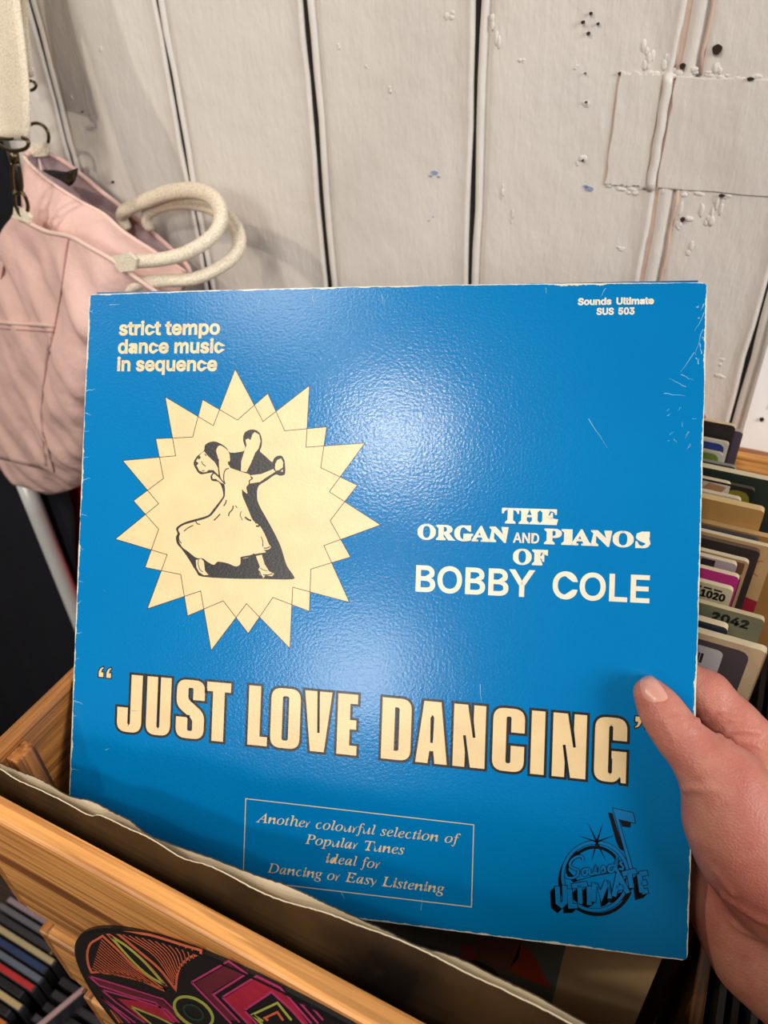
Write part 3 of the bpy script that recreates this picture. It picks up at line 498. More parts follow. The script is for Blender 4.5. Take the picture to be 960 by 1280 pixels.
L2 = lerp_curve([(325, 165), (420, 165), (560, 180), (700, 220), (840, 265), (960, 300)], 5) + [(958, 325)] + lerp_curve([(958, 328), (880, 350), (820, 400), (785, 470), (770, 590)], 5)[1:] + lerp_curve([(768, 590), (650, 440), (500, 310), (325, 165)], 5)[1:]
o1.line(L2, 18, closed=True)
for i in range(12):
    t = (i + 0.6) / 12.6
    a = (345 + 590 * t, 178 + 118 * t ** 1.2); bq = (755 + 35 * t + 150 * t ** 3, 560 - 215 * t)
    mid = ((a[0] + bq[0]) / 2 + 45 * (1 - t), (a[1] + bq[1]) / 2 - 30 * (1 - t))
    o1.line(lerp_curve([a, mid, bq], 5), 7)
o1.build('orange_painting', M_or, rec); o1 = Print(fA)
o1.line(lerp_curve([(232, 152), (400, 260), (560, 400), (715, 578)], 5) + lerp_curve([(715, 578), (560, 480), (420, 350), (232, 152)], 5)[1:], 9, closed=True)
o1.build('orange_painting', M_or, rec); o1 = Print(fA)
o1.poly([(275, 740), (290, 745), (360, 840), (345, 840)]); o1.poly([(300, 745), (380, 840), (370, 840)])
o1.build('orange_painting', M_or, rec)
o2 = Print(fA, base=3)
leaf = lerp_curve([(285, 195), (400, 265), (540, 390), (690, 560)], 5) + lerp_curve([(690, 560), (560, 480), (430, 360), (285, 195)], 5)[1:]
o2.line(leaf, 16, closed=True)
eye = arc(905, 760, 130, 115, 0, 360, 30); eye = [(x + (y - 760) * 0.55, y) for x, y in eye]
o2.line(eye, 22, closed=True)
o2.line([(430, 715), (640, 800), (760, 860)], 12); o2.line([(430, 715), (600, 860)], 10)
q2_ = Print(fB, base=3)
q2_.line([(470, 665), (405, 625), (555, 555), (640, 660)], 14)
q2_.line([(470, 690), (405, 625)], 14)
o2.build('lime_painting', M_li, rec); q2_.build('lime_painting', M_li, rec)
gd = Print(fA, base=4); gd.line([(x * .5 + 905 * .5, y * .5 + 765 * .5) for x, y in eye], 18, closed=True); gd.build('green_painting', M_gr, rec)
p1 = Print(fA, base=2)
for l, c in (([(120, 488), (400, 575), (680, 665), (860, 840)], 0), ([(120, 488), (200, 560), (440, 640), (620, 690), (760, 840)], 0), ([(215, 590), (330, 690), (540, 840)], 0), ([(215, 590), (460, 660), (700, 740), (800, 840)], 0), ([(210, 645), (340, 760), (430, 840)], 0), ([(210, 645), (330, 735), (470, 840)], 0)): p1.line(l, 12)
p1.build('pink_painting', M_pk, rec)
p2 = Print(fB, base=2)
p2.line([(40, 430), (260, 305), (370, 380), (170, 505), (330, 672)], 12); p2.line([(40, 430), (280, 680)], 12)
p2.line([(225, 520), (430, 395), (570, 465), (690, 600), (760, 680)], 13); p2.line([(225, 520), (380, 680)], 13); p2.line([(355, 600), (520, 490), (640, 600), (720, 690)], 13); p2.line([(355, 600), (440, 690)], 13)
p2.line([(690, 555), (760, 580), (830, 660)], 12); p2.line([(690, 555), (800, 680)], 12)
p2.build('pink_painting', M_pk, rec)
p3 = Print(fA, base=1); p3.poly([(150, 505), (420, 590), (670, 675), (800, 800), (760, 800), (620, 690), (440, 640), (220, 560)]); 
p3.build('maroon_painting', M_mr, rec)
p4 = Print(fB, base=1); p4.poly([(60, 435), (260, 320), (355, 380), (165, 490), (310, 660), (270, 660)]); p4.build('maroon_painting', M_mr, rec)
p5 = Print(fB, base=1); p5.poly([(240, 525), (430, 405), (560, 470), (680, 600), (740, 680), (715, 690), (640, 600), (520, 490), (355, 600), (420, 690), (385, 690)]); p5.build('red_painting', M_rd, rec)
p6 = Print(fA, base=1); p6.poly([(330, 655), (500, 680), (690, 745), (790, 835), (700, 835), (640, 800), (430, 715), (590, 840), (545, 835)]); p6.build('red_painting', M_rd, rec)
p7 = Print(fB, base=4); p7.line([(500, 660), (480, 645), (555, 610), (590, 660)], 14); p7.build('orange_painting', M_or, rec)
# ------------------------------------------------------------------ record sleeves standing in the crate
def rrect(w, h, r, n=4):
    P = []
    for cx, cz, a0 in ((w - r, h - r, 0), (r, h - r, 90), (r, r, 180), (w - r, r, 270)):
        for k in range(n + 1):
            a = math.radians(a0 + 90 * k / n); P.append((cx + r * math.cos(a), cz + r * math.sin(a)))
    return P
def card_mesh(name, w, h, t, r=0.0025):
    P = rrect(w, h, r); n = len(P)
    V = [(x, 0, z) for x, z in P] + [(x, t, z) for x, z in P]
    F = [tuple(range(n))[::-1], tuple(range(n, 2 * n))] + [(i, (i + 1) % n, n + (i + 1) % n, n + i) for i in range(n)]
    return mesh_of(name, V, F, False, [0, 0] + [1] * n)
M_card = {}
def cm(c, rough=0.5):
    if (c, rough) not in M_card: M_card[(c, rough)] = simple('printed_card', rgb(*[q * .92 for q in c]), rough, 0.10, 25, 0.1)
    return M_card[(c, rough)]
LPS = []
def lp(label, x1, y, ztop, face, edge=(205, 184, 150), w=0.312, h=0.312, t=0.003, lean=0.0, group='record sleeves packed in the crate', roll=0.0):
    w = min(w, x1 - CX0 - 0.009)
    root = empty('record_sleeve', (x1 - w, y, max(0.8642, ztop - h))); tag(root, label, 'record sleeve', group)
    hh = min(h, ztop - 0.8642)
    LPS.append((root, w, t))
    root.rotation_euler = (-lean, roll, 0)
    link('cover', card_mesh('cover', w, hh, t), [cm(face), cm(edge, 0.8)], root)
    return root, hh, w
def lp_print(root, name, pts, color, layer=1, y=0.0):
    """flat print on the cover; points in metres from the sleeve's top right corner (left, down)"""
    r_, hh, w = root; pr = Print(lambda a, c, k: Vector((w - a, -3e-5 * k, hh - c)), base=layer); pr.poly([(a, c) for a, c in pts])
    return pr.build(name, cm(color), r_)
def rr_pts(a0, a1, c0, c1, r=0.004):
    return [(a0 + p[0], c0 + p[1]) for p in rrect(a1 - a0, c1 - c0, r, 3)]
def topY(x, y, z): return float(atZ(x, y, z)[1])
# nearest first; heights and depths measured from the photograph
def frm(px, py, z): p = atZ(px, py, z); return float(p[0]), float(p[1])
x, y = frm(948, 812, 1.215); A = lp('dark grey sleeve with a white barcode label on its corner, nearest in the crate', x + .0035, y, 1.215, (196, 172, 136), t=.004)
lp_print(A, 'dark_panel', rr_pts(.006, .30, .004, .29, .005), (74, 64, 68), 1)
lp_print(A, 'barcode_label', rr_pts(.0175, .075, .008, .060, .003), (196, 190, 190), 2)
for k in range(7): lp_print(A, 'barcode_bar', [(.026 + k * .0017, .013), (.0268 + k * .0017 + (.0005 if k % 3 == 0 else 0), .013), (.0268 + k * .0017 + (.0005 if k % 3 == 0 else 0), .020), (.026 + k * .0017, .020)], (50, 44, 46), 3)
lp_print(A, 'red_dot', [(.041 + .005 * math.cos(a), .0145 + .005 * math.sin(a)) for a in np.linspace(0, 6.28, 18)[:-1]], (206, 60, 44), 3)
x, y = frm(957, 820, 1.214); lp('worn tan card sleeve right behind the barcode sleeve', x + .002, y + .009, 1.206, (176, 148, 112), t=.004)
x, y = frm(908, 785, 1.218); lp('narrow navy black sleeve with frayed top, in front of the olive card', x + .001, y, 1.218, (30, 38, 50), w=0.27, t=.004)
x, y = frm(953, 782, 1.222); B = lp('olive grey card numbered 2042', x + .001, y, 1.222, (118, 116, 90), (186, 168, 128), t=.003)
pr = Print(lambda a, c, k: Vector((a, -3e-5 * k, c)), base=1); ww, hh = B[2], B[1]
text(pr, 'sans', '2042', ww - .0235, ww - .0065, hh - .0088, .0052, embolden=.0008)
pr.build('printed_number', cm((38, 38, 34)), B[0])
x, y = frm(900, 752, 1.222); C1 = lp('small white rounded card with black script, before the torn cream sleeve', x - .004, y, 1.214, (206, 196, 176), w=.25)
lp_print(C1, 'white_panel', rr_pts(.008, .06, .003, .03, .005), (228, 222, 210)); lp_print(C1, 'script_mark', [(.020, .010), (.028, .008), (.030, .013), (.022, .015)], (40, 36, 36), 2)
x, y = frm(915, 745, 1.222); C2 = lp('torn cream sleeve stamped 1020', x, y, 1.226, (206, 190, 152), w=.27)
pr = Print(lambda a, c, k: Vector((a, -3e-5 * k, c)), base=2); ww, hh = C2[2], C2[1]
text(pr, 'sans', '1020', ww - .0145, ww - .0030, hh - .0092, .0046, embolden=.0007)
for k in range(6): pr.poly([(ww - .034 + k * .005, hh - .0036), (ww - .030 + k * .005, hh - .0036), (ww - .030 + k * .005, hh - .0024), (ww - .034 + k * .005, hh - .0024)])
pr.build('printed_number', cm((38, 34, 30)), C2[0])
lp_print(C2, 'dark_band', [(.0, .016), (.016, .016), (.016, .06), (.0, .06)], (44, 36, 32), 1)
x, y = frm(925, 722, 1.222); D1 = lp('magenta pink sleeve between brown and cream ones', x, y, 1.222, (190, 44, 126), w=.28); lp_print(D1, 'black_mark', [(.002, .010), (.009, .008), (.009, .018), (.002, .018)], (84, 28, 64))
x, y = frm(922, 706, 1.222); D2 = lp('lilac grey label sleeve with black square print and white tab', x, y, 1.222, (176, 164, 160), w=.28)
lp_print(D2, 'lilac_panel', rr_pts(.020, .05, .002, .012, .002), (134, 122, 140)); lp_print(D2, 'black_print', [(.011, .001), (.018, .001), (.018, .012), (.011, .012)], (46, 40, 42), 2)
x, y = frm(937, 703, 1.222); E1 = lp('black brown sleeve with thin tan border', x, y, 1.222, (178, 142, 104), w=.30); lp_print(E1, 'dark_panel', rr_pts(.0016, .29, .010, .2, .003), (58, 40, 32)); lp_print(E1, 'brown_band', rr_pts(.0018, .29, .0016, .010, .001), (104, 70, 46), 2)
x, y = frm(951, 690, 1.222); lp('plain charcoal sleeve behind the tan bordered one', x, y, 1.222, (54, 44, 42), (90, 66, 50), w=.31)
x, y = frm(962, 690, 1.224); E2 = lp('buff sleeve with a crimson foot and a red ring at its right edge', x + .003, y + .002, 1.224, (196, 158, 108), t=.003)
lp_print(E2, 'crimson_block', [(-.0, .040), (.020, .036), (.020, .09), (0, .09)], (156, 28, 46)); 
pr = Print(lambda a, c, k: Vector((a, -3e-5 * k, c)), base=2); pr.line(arc(E2[2] - .004, E2[1] - .016, .004, .0055, 90, 270, 12), .0006); pr.build('red_ring', cm((186, 70, 50)), E2[0])
x, y = frm(950, 676, 1.222); lp('thin black sleeve standing before the tan card', x, y, 1.222, (26, 26, 30), (44, 42, 44), w=.30)
x, y = frm(953, 652, 1.228); F1 = lp('tan board divider with chipped top', x, y + .004, 1.232, (186, 138, 76), (206, 172, 112), t=.005)
x, y = frm(980, 668, 1.222); lp('wide brown board divider in front of the chipped one', .0592, y - .001, 1.218, (172, 122, 66), (190, 150, 96), t=.004)
x, y = frm(926, 628, 1.226); G1 = lp('pale blue and white sleeve with scuffed corner', x, y, 1.228, (198, 190, 176), w=.29)
lp_print(G1, 'blue_panel', [(.015, .0015), (.2, .0015), (.2, .05), (.015, .05)], (108, 130, 164)); lp_print(G1, 'purple_band', [(.028, .012), (.2, .012), (.2, .05), (.028, .05)], (112, 92, 122), 2)
x, y = frm(941, 626, 1.222); G2 = lp('black sleeve with rounded olive yellow panel', x, y + .006, 1.226, (24, 24, 22), (60, 52, 34), w=.30)
lp_print(G2, 'olive_panel', rr_pts(.0015, .016, .003, .06, .006), (128, 118, 34))
x, y = frm(912, 612, 1.226); G3 = lp('cream sleeve stained brown at its corner', x, y, 1.230, (212, 200, 178), w=.27)
lp_print(G3, 'brown_stain', [(.002, .003), (.012, .002), (.016, .008), (.006, .012)], (178, 130, 92)); lp_print(G3, 'black_tab', [(-.0, .0), (-.0, .0)] and [(.0, -.0), (.03, -.0), (.03, .0015), (.0, .0015)], (30, 28, 30), 2)
x, y = frm(913, 605, 1.222); lp('dark sleeve hardly taller than the stained cream one', x + .001, y + .002, 1.230, (34, 40, 44), (130, 124, 110), w=.28)
x, y = frm(960, 606, 1.226); H1 = lp('dark green board with thick cream top edge spanning the crate', .0592, y, 1.229, (38, 48, 38), (214, 196, 160), t=.005, w=.33)
x, y = frm(923, 596, 1.222); I1 = lp('pale sky blue sleeve low behind the green board', x, y, 1.222, (120, 152, 186), w=.285, t=.002)
x, y = frm(906, 590, 1.225); I2 = lp('yellow sleeve with cream border', x, y - .001, 1.227, (222, 206, 168), w=.27, t=.002); lp_print(I2, 'yellow_panel', rr_pts(.003, .26, .0015, .1, .004), (212, 184, 34))
x, y = frm(903, 572, 1.232); I3 = lp('lime green sleeve with white border', x, y + .001, 1.233, (204, 200, 180), w=.27, t=.002); lp_print(I3, 'lime_panel', rr_pts(.002, .26, .0015, .1, .004), (118, 138, 52))
x, y = frm(911, 558, 1.240); I4 = lp('royal blue sleeve with white border and white line', x, y, 1.240, (206, 198, 184), w=.28, t=.002); lp_print(I4, 'blue_panel', rr_pts(.0022, .26, .002, .1, .004), (34, 56, 128))
pr = Print(lambda a, c, k: Vector((a, -3e-5 * k, c)), base=2); pr.line([(I4[2] - .05, I4[1] - .0105), (I4[2] - .016, I4[1] - .0105), (I4[2] - .016, I4[1] - .016)], .0010); pr.build('white_line', cm((200, 206, 220)), I4[0])
x, y = frm(929, 543, 1.243); J1 = lp('plum grey sleeve standing tall near the wall', x, y, 1.243, (84, 70, 84), (160, 148, 140), w=.29, t=.003)
x, y = frm(920, 533, 1.250); J2 = lp('black sleeve with buff top edge, farthest back in the crate', x, y, 1.250, (34, 28, 30), (196, 170, 130), w=.28, t=.003)
x, y = frm(872, 527, 1.250); J3 = lp('red topped sleeve peeping out behind the black one', x + .004, y + .004, 1.251, (150, 50, 46), (190, 80, 70), w=.24, t=.003)
# sleeves seen under the held cover
K1 = lp('teal grey sleeve with a woman in red printed on it, under the blue cover', 0.0365, 0.205, 1.100, (112, 122, 118), (150, 140, 120), lean=0.0, t=.003)
lp_print(K1, 'buff_panel', [(-.0, .0), (.0455, .0), (.0455, .28), (-.0, .28)], (226, 192, 142), 1)
def k1p(name, pts, c, l): 
    r_, hh, w = K1; fn = lambda X, Y_, k: Vector((float(atY(X, Y_, .205)[0]) - r_.location.x, -3e-5 * k, float(atY(X, Y_, .205)[2]) - r_.location.z))
    pr = Print(fn, base=l); pr.poly(pts); pr.build(name, cm(c), r_)
k1p('red_dress', [(576, 1178), (592, 1182), (598, 1200), (590, 1210), (576, 1196)], (190, 66, 50), 2)
k1p('red_dress', [(650, 1180), (664, 1188), (678, 1215), (690, 1236), (668, 1228), (636, 1214), (644, 1196)], (196, 66, 40), 2)
k1p('bare_arm', [(596, 1172), (652, 1176), (648, 1198), (634, 1214), (612, 1208), (598, 1196)], (150, 92, 78), 2)
k1p('dark_shape', [(560, 1216), (570, 1202), (596, 1200), (616, 1210), (632, 1230), (640, 1262), (620, 1262), (590, 1240)], (22, 26, 30), 3)
L1_ = lp('black sleeve shape put in for the dark gap beside the one with the woman in red', 0.0445, 0.2125, 1.096, (18, 17, 18), (40, 36, 34), lean=0.0, t=.002, h=.232)  # black card added to stand for the dark gap between neighbouring sleeves
L2_ = lp('maroon sleeve with a worn pale edge, ahead of the dark grey barcode one', 0.0490, 0.2250, 1.104, (88, 30, 34), (178, 140, 110), t=.0025)
L3_ = lp('black sleeve standing behind the maroon one', 0.0550, 0.2640, 1.165, (24, 20, 20), (90, 66, 44), t=.003)

for k, (nm, c, zt) in enumerate((('black sleeve standing sideways, first right of the divider', (20, 18, 18), 1.045), ('brown black sleeve standing sideways, second right of the divider', (44, 32, 26), 1.035), ('charcoal sleeve standing sideways, third right of the divider', (30, 28, 32), 1.040), ('dark tan edged sleeve standing sideways, fourth right of the divider', (38, 26, 20), 1.030))):
    q = empty('record_sleeve', (0.0705 + .0085 * k, 0.512, 0.8642)); q.rotation_euler = (0, 0, -math.pi / 2); tag(q, nm, 'record sleeve', 'sleeves standing sideways in the crate')
    link('cover', card_mesh('cover', 0.310, zt - .8642, .0035), [cm(c), cm((34, 27, 22), .8)], q)
# settle the row: each sleeve stands clear of the one before it
LPS.sort(key=lambda q: q[0].location.y)
for (p_, w_, t_), (q_, _, _) in zip(LPS[:-1], LPS[1:]):
    if q_.location.y < p_.location.y + t_ + .0004: q_.location.y = p_.location.y + t_ + .0004
# ------------------------------------------------------------------ torn sleeve leaning on the front of the crate
def torn():
    root = empty('torn_record_sleeve', (-0.115, 0.104, 0.8642)); tag(root, 'dark sleeve with torn cream top edge, leaning inside the crate front', 'record sleeve')
    def yb(z, yt, ybot): return ybot + (yt - ybot) * max(0.0, (z - 1.09) / 0.10) ** 2
    def sheet(name, top, yt, ybot, t, mf, mi):
        n = len(top); rows = 16; V = []; F = []; mi_ = []
        for side in (0, 1):
            for j in range(rows + 1):
                for i in range(n):
                    X, ZT = top[i]; z = 0.8645 + (ZT - 0.8645) * j / rows
                    V.append((X, yb(z, yt, ybot) + side * t, z))
        N = (rows + 1) * n
        for j in range(rows):
            for i in range(n - 1):
                a = j * n + i
                F.append((a, a + 1, a + n + 1, a + n)); mi_.append(0); F.append((N + a, N + a + n, N + a + n + 1, N + a + 1)); mi_.append(1)
        for i in range(n - 1):
            a = rows * n + i; F.append((a, a + 1, N + a + 1, N + a)); mi_.append(1); a = i; F.append((a, N + a, N + a + 1, a + 1)); mi_.append(1)
        for j in range(rows):
            a = j * n; F.append((a, a + n, N + a + n, N + a)); mi_.append(1); a = j * n + n - 1; F.append((a, N + a, N + a + n, a + n)); mi_.append(1)
        me = mesh_of(name, V, F, False, mi_); me.transform(Matrix.Translation(-Vector(root.location)))
        return link(name, me, [mf, mi], root)
    r = random.Random(3)
    def edge(px, Y, jag):
        P = [atY(a, b_, Y) for a, b_ in px]; P = [(float(p[0]), float(p[2])) for p in P]
        S = [tuple(p) for p in smooth_path(P, 10)]; S = [s for i, s in enumerate(S) if i == 0 or s[0] > S[i - 1][0] + 1e-4]
        S = [(x, z + jag * (r.random() - .5)) for x, z in S]
        z0 = S[0][1]; zl = S[-1][1]
        return [(-0.2780, z0 - .0045)] + [s for s in S if s[0] > -0.2775] + [(S[-1][0] + k * .008, zl - k * .0006) for k in range(1, 8) if S[-1][0] + k * .008 < 0.045]
    M_in = cm((228, 210, 178), 0.8)
    m, nt, b = new_mat('dark_glossy_cover', rgb(40, 29, 20), 0.32); v = coords(nt)
    nt.links.new(ramp(nt, noise(nt, v, 14, 4), [(0.35, rgb(22, 18, 16)), (0.6, rgb(84, 62, 38)), (0.8, rgb(58, 40, 24))]), b.inputs['Base Color'])
    back = [(-30, 938), (0, 951), (22, 961), (45, 971), (63, 980), (88, 994), (115, 1003), (142, 1017), (160, 1026), (187, 1043), (225, 1060), (262, 1075), (320, 1100), (350, 1112), (380, 1126), (400, 1136), (442, 1156), (480, 1174), (517, 1192), (567, 1212), (620, 1238), (680, 1268)]
    front = [(-30, 950), (0, 962), (20, 974), (50, 988), (80, 1003), (110, 1019), (125, 1022), (158, 1038), (187, 1052), (225, 1074), (262, 1088), (320, 1118), (352, 1132), (380, 1142), (407, 1152), (437, 1165), (492, 1188), (530, 1206), (580, 1232), (620, 1251), (680, 1281)]
    sheet('back_panel', edge(back, 0.1112, .0005), 0.1112, 0.0988, 0.0005, M_in, m)
    sheet('front_panel', edge(front, 0.1058, .0004), 0.1058, 0.0973, 0.0005, m, M_in)
torn()
# ------------------------------------------------------------------ the held record sleeve
S0 = np.array([-0.2552917, 0.1002933, 1.5 - 0.3946614]); SU = np.array([0.9543597, 0.2957036, 0.0419161]); SV = np.array([-0.2142736, 0.5801582, 0.7858140]); SN = np.cross(SU, SV)
SW = 0.314
sleeve = empty('record_sleeve'); sleeve.matrix_world = Matrix([[SU[0], SV[0], SN[0], S0[0]], [SU[1], SV[1], SN[1], S0[1]], [SU[2], SV[2], SN[2], S0[2]], [0, 0, 0, 1]])
tag(sleeve, 'bright blue record sleeve titled Just Love Dancing, held up in the hand', 'record sleeve')
def blue_mat():
    m, nt, b = new_mat('laminated_blue_cover', rgb(0, 128, 186), 0.185, spec=0.26)
    tc = nd(nt, 'ShaderNodeTexCoord'); sep = nd(nt, 'ShaderNodeSeparateXYZ'); nt.links.new(tc.outputs['Object'], sep.inputs[0])
    def math_(op, a, b_=None, c=None):
        n = nd(nt, 'ShaderNodeMath', operation=op)
        for i, q in enumerate([a, b_, c]):
            if q is None: continue
            if isinstance(q, (int, float)): n.inputs[i].default_value = q
            else: nt.links.new(q, n.inputs[i])
        return n.outputs[0]
    X, Y = sep.outputs[0], sep.outputs[1]
    tb_ = math_('DIVIDE', X, SW); bow = math_('MULTIPLY', math_('MULTIPLY', tb_, math_('SUBTRACT', 1.0, tb_)), 4 * 0.0013)
    sb_ = math_('DIVIDE', Y, SW); bow2 = math_('MULTIPLY', math_('MULTIPLY', sb_, math_('SUBTRACT', 1.0, sb_)), 4 * 0.00035)
    dx = math_('MINIMUM', math_('ADD', math_('MULTIPLY', X, 0.8), bow2), math_('ADD', math_('SUBTRACT', SW, X), bow2)); dy = math_('MINIMUM', math_('ADD', math_('SUBTRACT', SW, Y), bow), math_('MULTIPLY', Y, 0.8))
    d = math_('MINIMUM', dx, dy)
    v = coords(nt)
    n1 = noise(nt, v, 130, 5, 0.7); n2 = noise(nt, v, 22, 3, 0.6)
    th = math_('MULTIPLY', math_('POWER', math_('MULTIPLY', n1, n2), 2.2), 0.0105)
    wear = math_('LESS_THAN', d, th)
    # a few crazed scuffs, short creases and specks away from the edge
    n3 = noise(nt, coords(nt, (1, 1, 1)), 420, 2, 0.5); n4 = noise(nt, v, 9, 2)
    speck = math_('MULTIPLY', math_('GREATER_THAN', n3, 0.80), math_('GREATER_THAN', n4, 0.55))
    fac = math_('MAXIMUM', wear, math_('MULTIPLY', speck, 0.6))
    tone = ramp(nt, noise(nt, v, 7, 3), [(0.3, rgb(0, 110, 170)), (0.7, rgb(0, 118, 178))])
    mx = nd(nt, 'ShaderNodeMixRGB'); nt.links.new(fac, mx.inputs[0]); nt.links.new(tone, mx.inputs[1]); mx.inputs[2].default_value = rgb(214, 208, 186)
    nt.links.new(mx.outputs[0], b.inputs['Base Color'])
    b1 = nd(nt, 'ShaderNodeBump'); b1.inputs['Strength'].default_value = 0.22; b1.inputs['Distance'].default_value = 0.0004
    nt.links.new(noise(nt, v, 700, 2, 0.5), b1.inputs['Height'])
    b2 = nd(nt, 'ShaderNodeBump'); b2.inputs['Strength'].default_value = 0.14; b2.inputs['Distance'].default_value = 0.003
    nt.links.new(noise(nt, v, 14, 2, 0.4), b2.inputs['Height']); nt.links.new(b1.outputs[0], b2.inputs['Normal'])
    nt.links.new(b2.outputs[0], b.inputs['Normal']); return m
M_blue = blue_mat()
def worn_outline():
    r = random.Random(9); P = []
    def edge(a, b, n, bow=0.0):
        a, b = np.array(a), np.array(b); d = (b - a) / np.linalg.norm(b - a); nn = np.array([d[1], -d[0]])
        for k in range(n):
            t = (k + .5) / n; P.append(tuple(a + (b - a) * t + nn * (bow * 4 * t * (1 - t) + r.uniform(-.00012, .00010))))
    c = 0.0028
    def corner(cx, cy, a0):
        for k in range(5):
            a = math.radians(a0 + 90 * k / 4); P.append((cx + c * math.cos(a), cy + c * math.sin(a)))
    edge((c, 0), (SW - c, 0), 90, 0.0); corner(SW - c, c, -90)
    edge((SW, c), (SW, SW - c), 90, 0.0004); corner(SW - c, SW - c, 0)
    edge((SW - c, SW), (c, SW), 90, 0.0013); corner(c, SW - c, 90)
    edge((0, SW - c), (0, c), 90, 0.0003); corner(c, c, 180)
    return P
OUT = worn_outline()
M_edge, nt, b = new_mat('worn_card_edge', rgb(200, 190, 160), 0.7)
nt.links.new(ramp(nt, noise(nt, coords(nt), 160, 4, 0.7), [(0.52, rgb(4, 84, 126)), (0.60, rgb(214, 204, 176))]), b.inputs['Base Color'])
M_fold = simple('blue_card_back', rgb(0, 84, 132), 0.4, .1, 60, .1)
def card_panel(name, z0, z1, mf, mb, shift=(0, 0), grow=0.0):
    n = len(OUT); V = [(x + shift[0], y + shift[1], z1) for x, y in OUT] + [(x + shift[0], y + shift[1], z0) for x, y in OUT]
    F = [tuple(range(n)), tuple(range(n, 2 * n))[::-1]] + [(i, n + i, n + (i + 1) % n, (i + 1) % n) for i in range(n)]
    me = mesh_of(name, V, F, False, [0, 1] + [2] * n)
    return link(name, me, [mf, mb, M_edge], sleeve)
card_panel('front_panel', -0.0005, 0.0, M_blue, M_edge)
card_panel('back_panel', -0.0036, -0.0031, M_fold, M_fold, (0.0002, 0.0010))
# spine folds that close the sleeve at the top, left and bottom
for nm, lo, hi in (('spine', (0.0006, 0.004, -0.0031), (0.0010, SW - .004, -0.0005)), ('top_fold', (0.004, SW - .0006, -0.0031), (SW - .004, SW + .0012, -0.0005)), ('bottom_fold', (0.004, 0.0004, -0.0031), (SW - .004, 0.0008, -0.0005))):
    box(nm, lo, hi, M_fold, sleeve)
bm = bmesh.new(); bmesh.ops.create_cone(bm, cap_ends=True, segments=64, radius1=.150, radius2=.150, depth=.0016)
for v in bm.verts: v.co += Vector((.157, .157, -.0018))
from_bm('vinyl_disc', bm, M_vinyl, sleeve)

iu = Matrix([[SU[0], SV[0], SN[0]], [SU[1], SV[1], SN[1]], [SU[2], SV[2], SN[2]]]).transposed()
def px_uv(x, y):
    v = ray(x, y); p = CAM_POS + v * (float((S0 - CAM_POS) @ SN) / float(v @ SN)) - S0
    return float(p @ SU), float(p @ SV)
LAY = 5e-5
def fn_uv(x, y, k): return Vector((x * 0.001, y * 0.001, LAY * k))       # millimetres on the cover
def fn_px(s, ox, oy):
    def fn(x, y, k):
        u, v = px_uv(ox + x / s, oy + y / s); return Vector((u, v, LAY * k))
    return fn
class PxPrint(Print):
    """measured off an enlarged crop: shapes are first put in cover millimetres, then laid down"""
    def __init__(self, s, ox, oy, base=1):
        super().__init__(fn_uv, base=base); self.s, self.ox, self.oy = s, ox, oy
    def c(self, p): u, v = px_uv(self.ox + p[0] / self.s, self.oy + p[1] / self.s); return (u * 1000, v * 1000)
    def poly(self, pts): self.loops([[self.c(p) for p in pts]])
    def line(self, pts, w, closed=False, **k): super().line([self.c(p) for p in pts], w, closed, **k)
def ink(name, c, rough=0.34, bmp=0.2):
    m, nt, b = new_mat(name, c, rough); v = coords(nt)
    f = noise(nt, v, 60, 3); lo = tuple(x * .93 for x in c[:3]) + (1,); hi = tuple(min(1, x * 1.05) for x in c[:3]) + (1,)
    nt.links.new(ramp(nt, f, [(0.3, lo), (0.7, hi)]), b.inputs['Base Color'])
    bump(nt, b, noise(nt, v, 700, 2), bmp, 0.0004); return m
M_ic = ink('cream_print', rgb(228, 198, 148)); M_iw = ink('white_print', rgb(230, 218, 194)); M_ik = ink('black_print', rgb(26, 24, 24)); M_ink2 = ink('black_logo_print', rgb(6, 10, 16))
M_logo_blue = ink('blue_logo_print', rgb(0, 114, 174))

# small print, top left and top right
t = Print(fn_uv)
text(t, 'sans', 'strict tempo', 18.5, 74.6, 292.0, 6.9, .72)
text(t, 'sans', 'dance music', 18.3, 77.2, 282.3, 6.9, .72)
text(t, 'sans', 'in sequence', 18.2, 73.8, 272.9, 6.9, .72)
t.build('heading_lettering', M_ic, sleeve)
t = Print(fn_uv)
text(t, 'sans', 'Sounds Ultimate', 255.8, 290.2, 304.4, 3.0, .42, space=330)
text(t, 'sans', 'SUS 503', 264.6, 281.6, 299.6, 3.0, .42, space=330)
t.build('catalogue_lettering', M_iw, sleeve)
# artist block
t = Print(fn_uv)
text(t, 'bold', 'THE', 223.2, 249.2, 198.9, 6.9, .62)
text(t, 'bold', 'ORGAN', 182.4, 226.0, 189.6, 6.9, .62)
text(t, 'bold', 'PIANOS', 243.6, 291.8, 189.6, 6.9, .62)
text(t, 'bold', 'OF', 229.2, 245.0, 179.3, 6.9, .62)
text(t, 'sans', 'AND', 228.8, 240.8, 189.6, 4.6, .35)
text(t, 'sans', 'BOBBY COLE', 182.4, 292.0, 163.9, 12.2, .85, space=330)
t.build('artist_lettering', M_iw, sleeve)

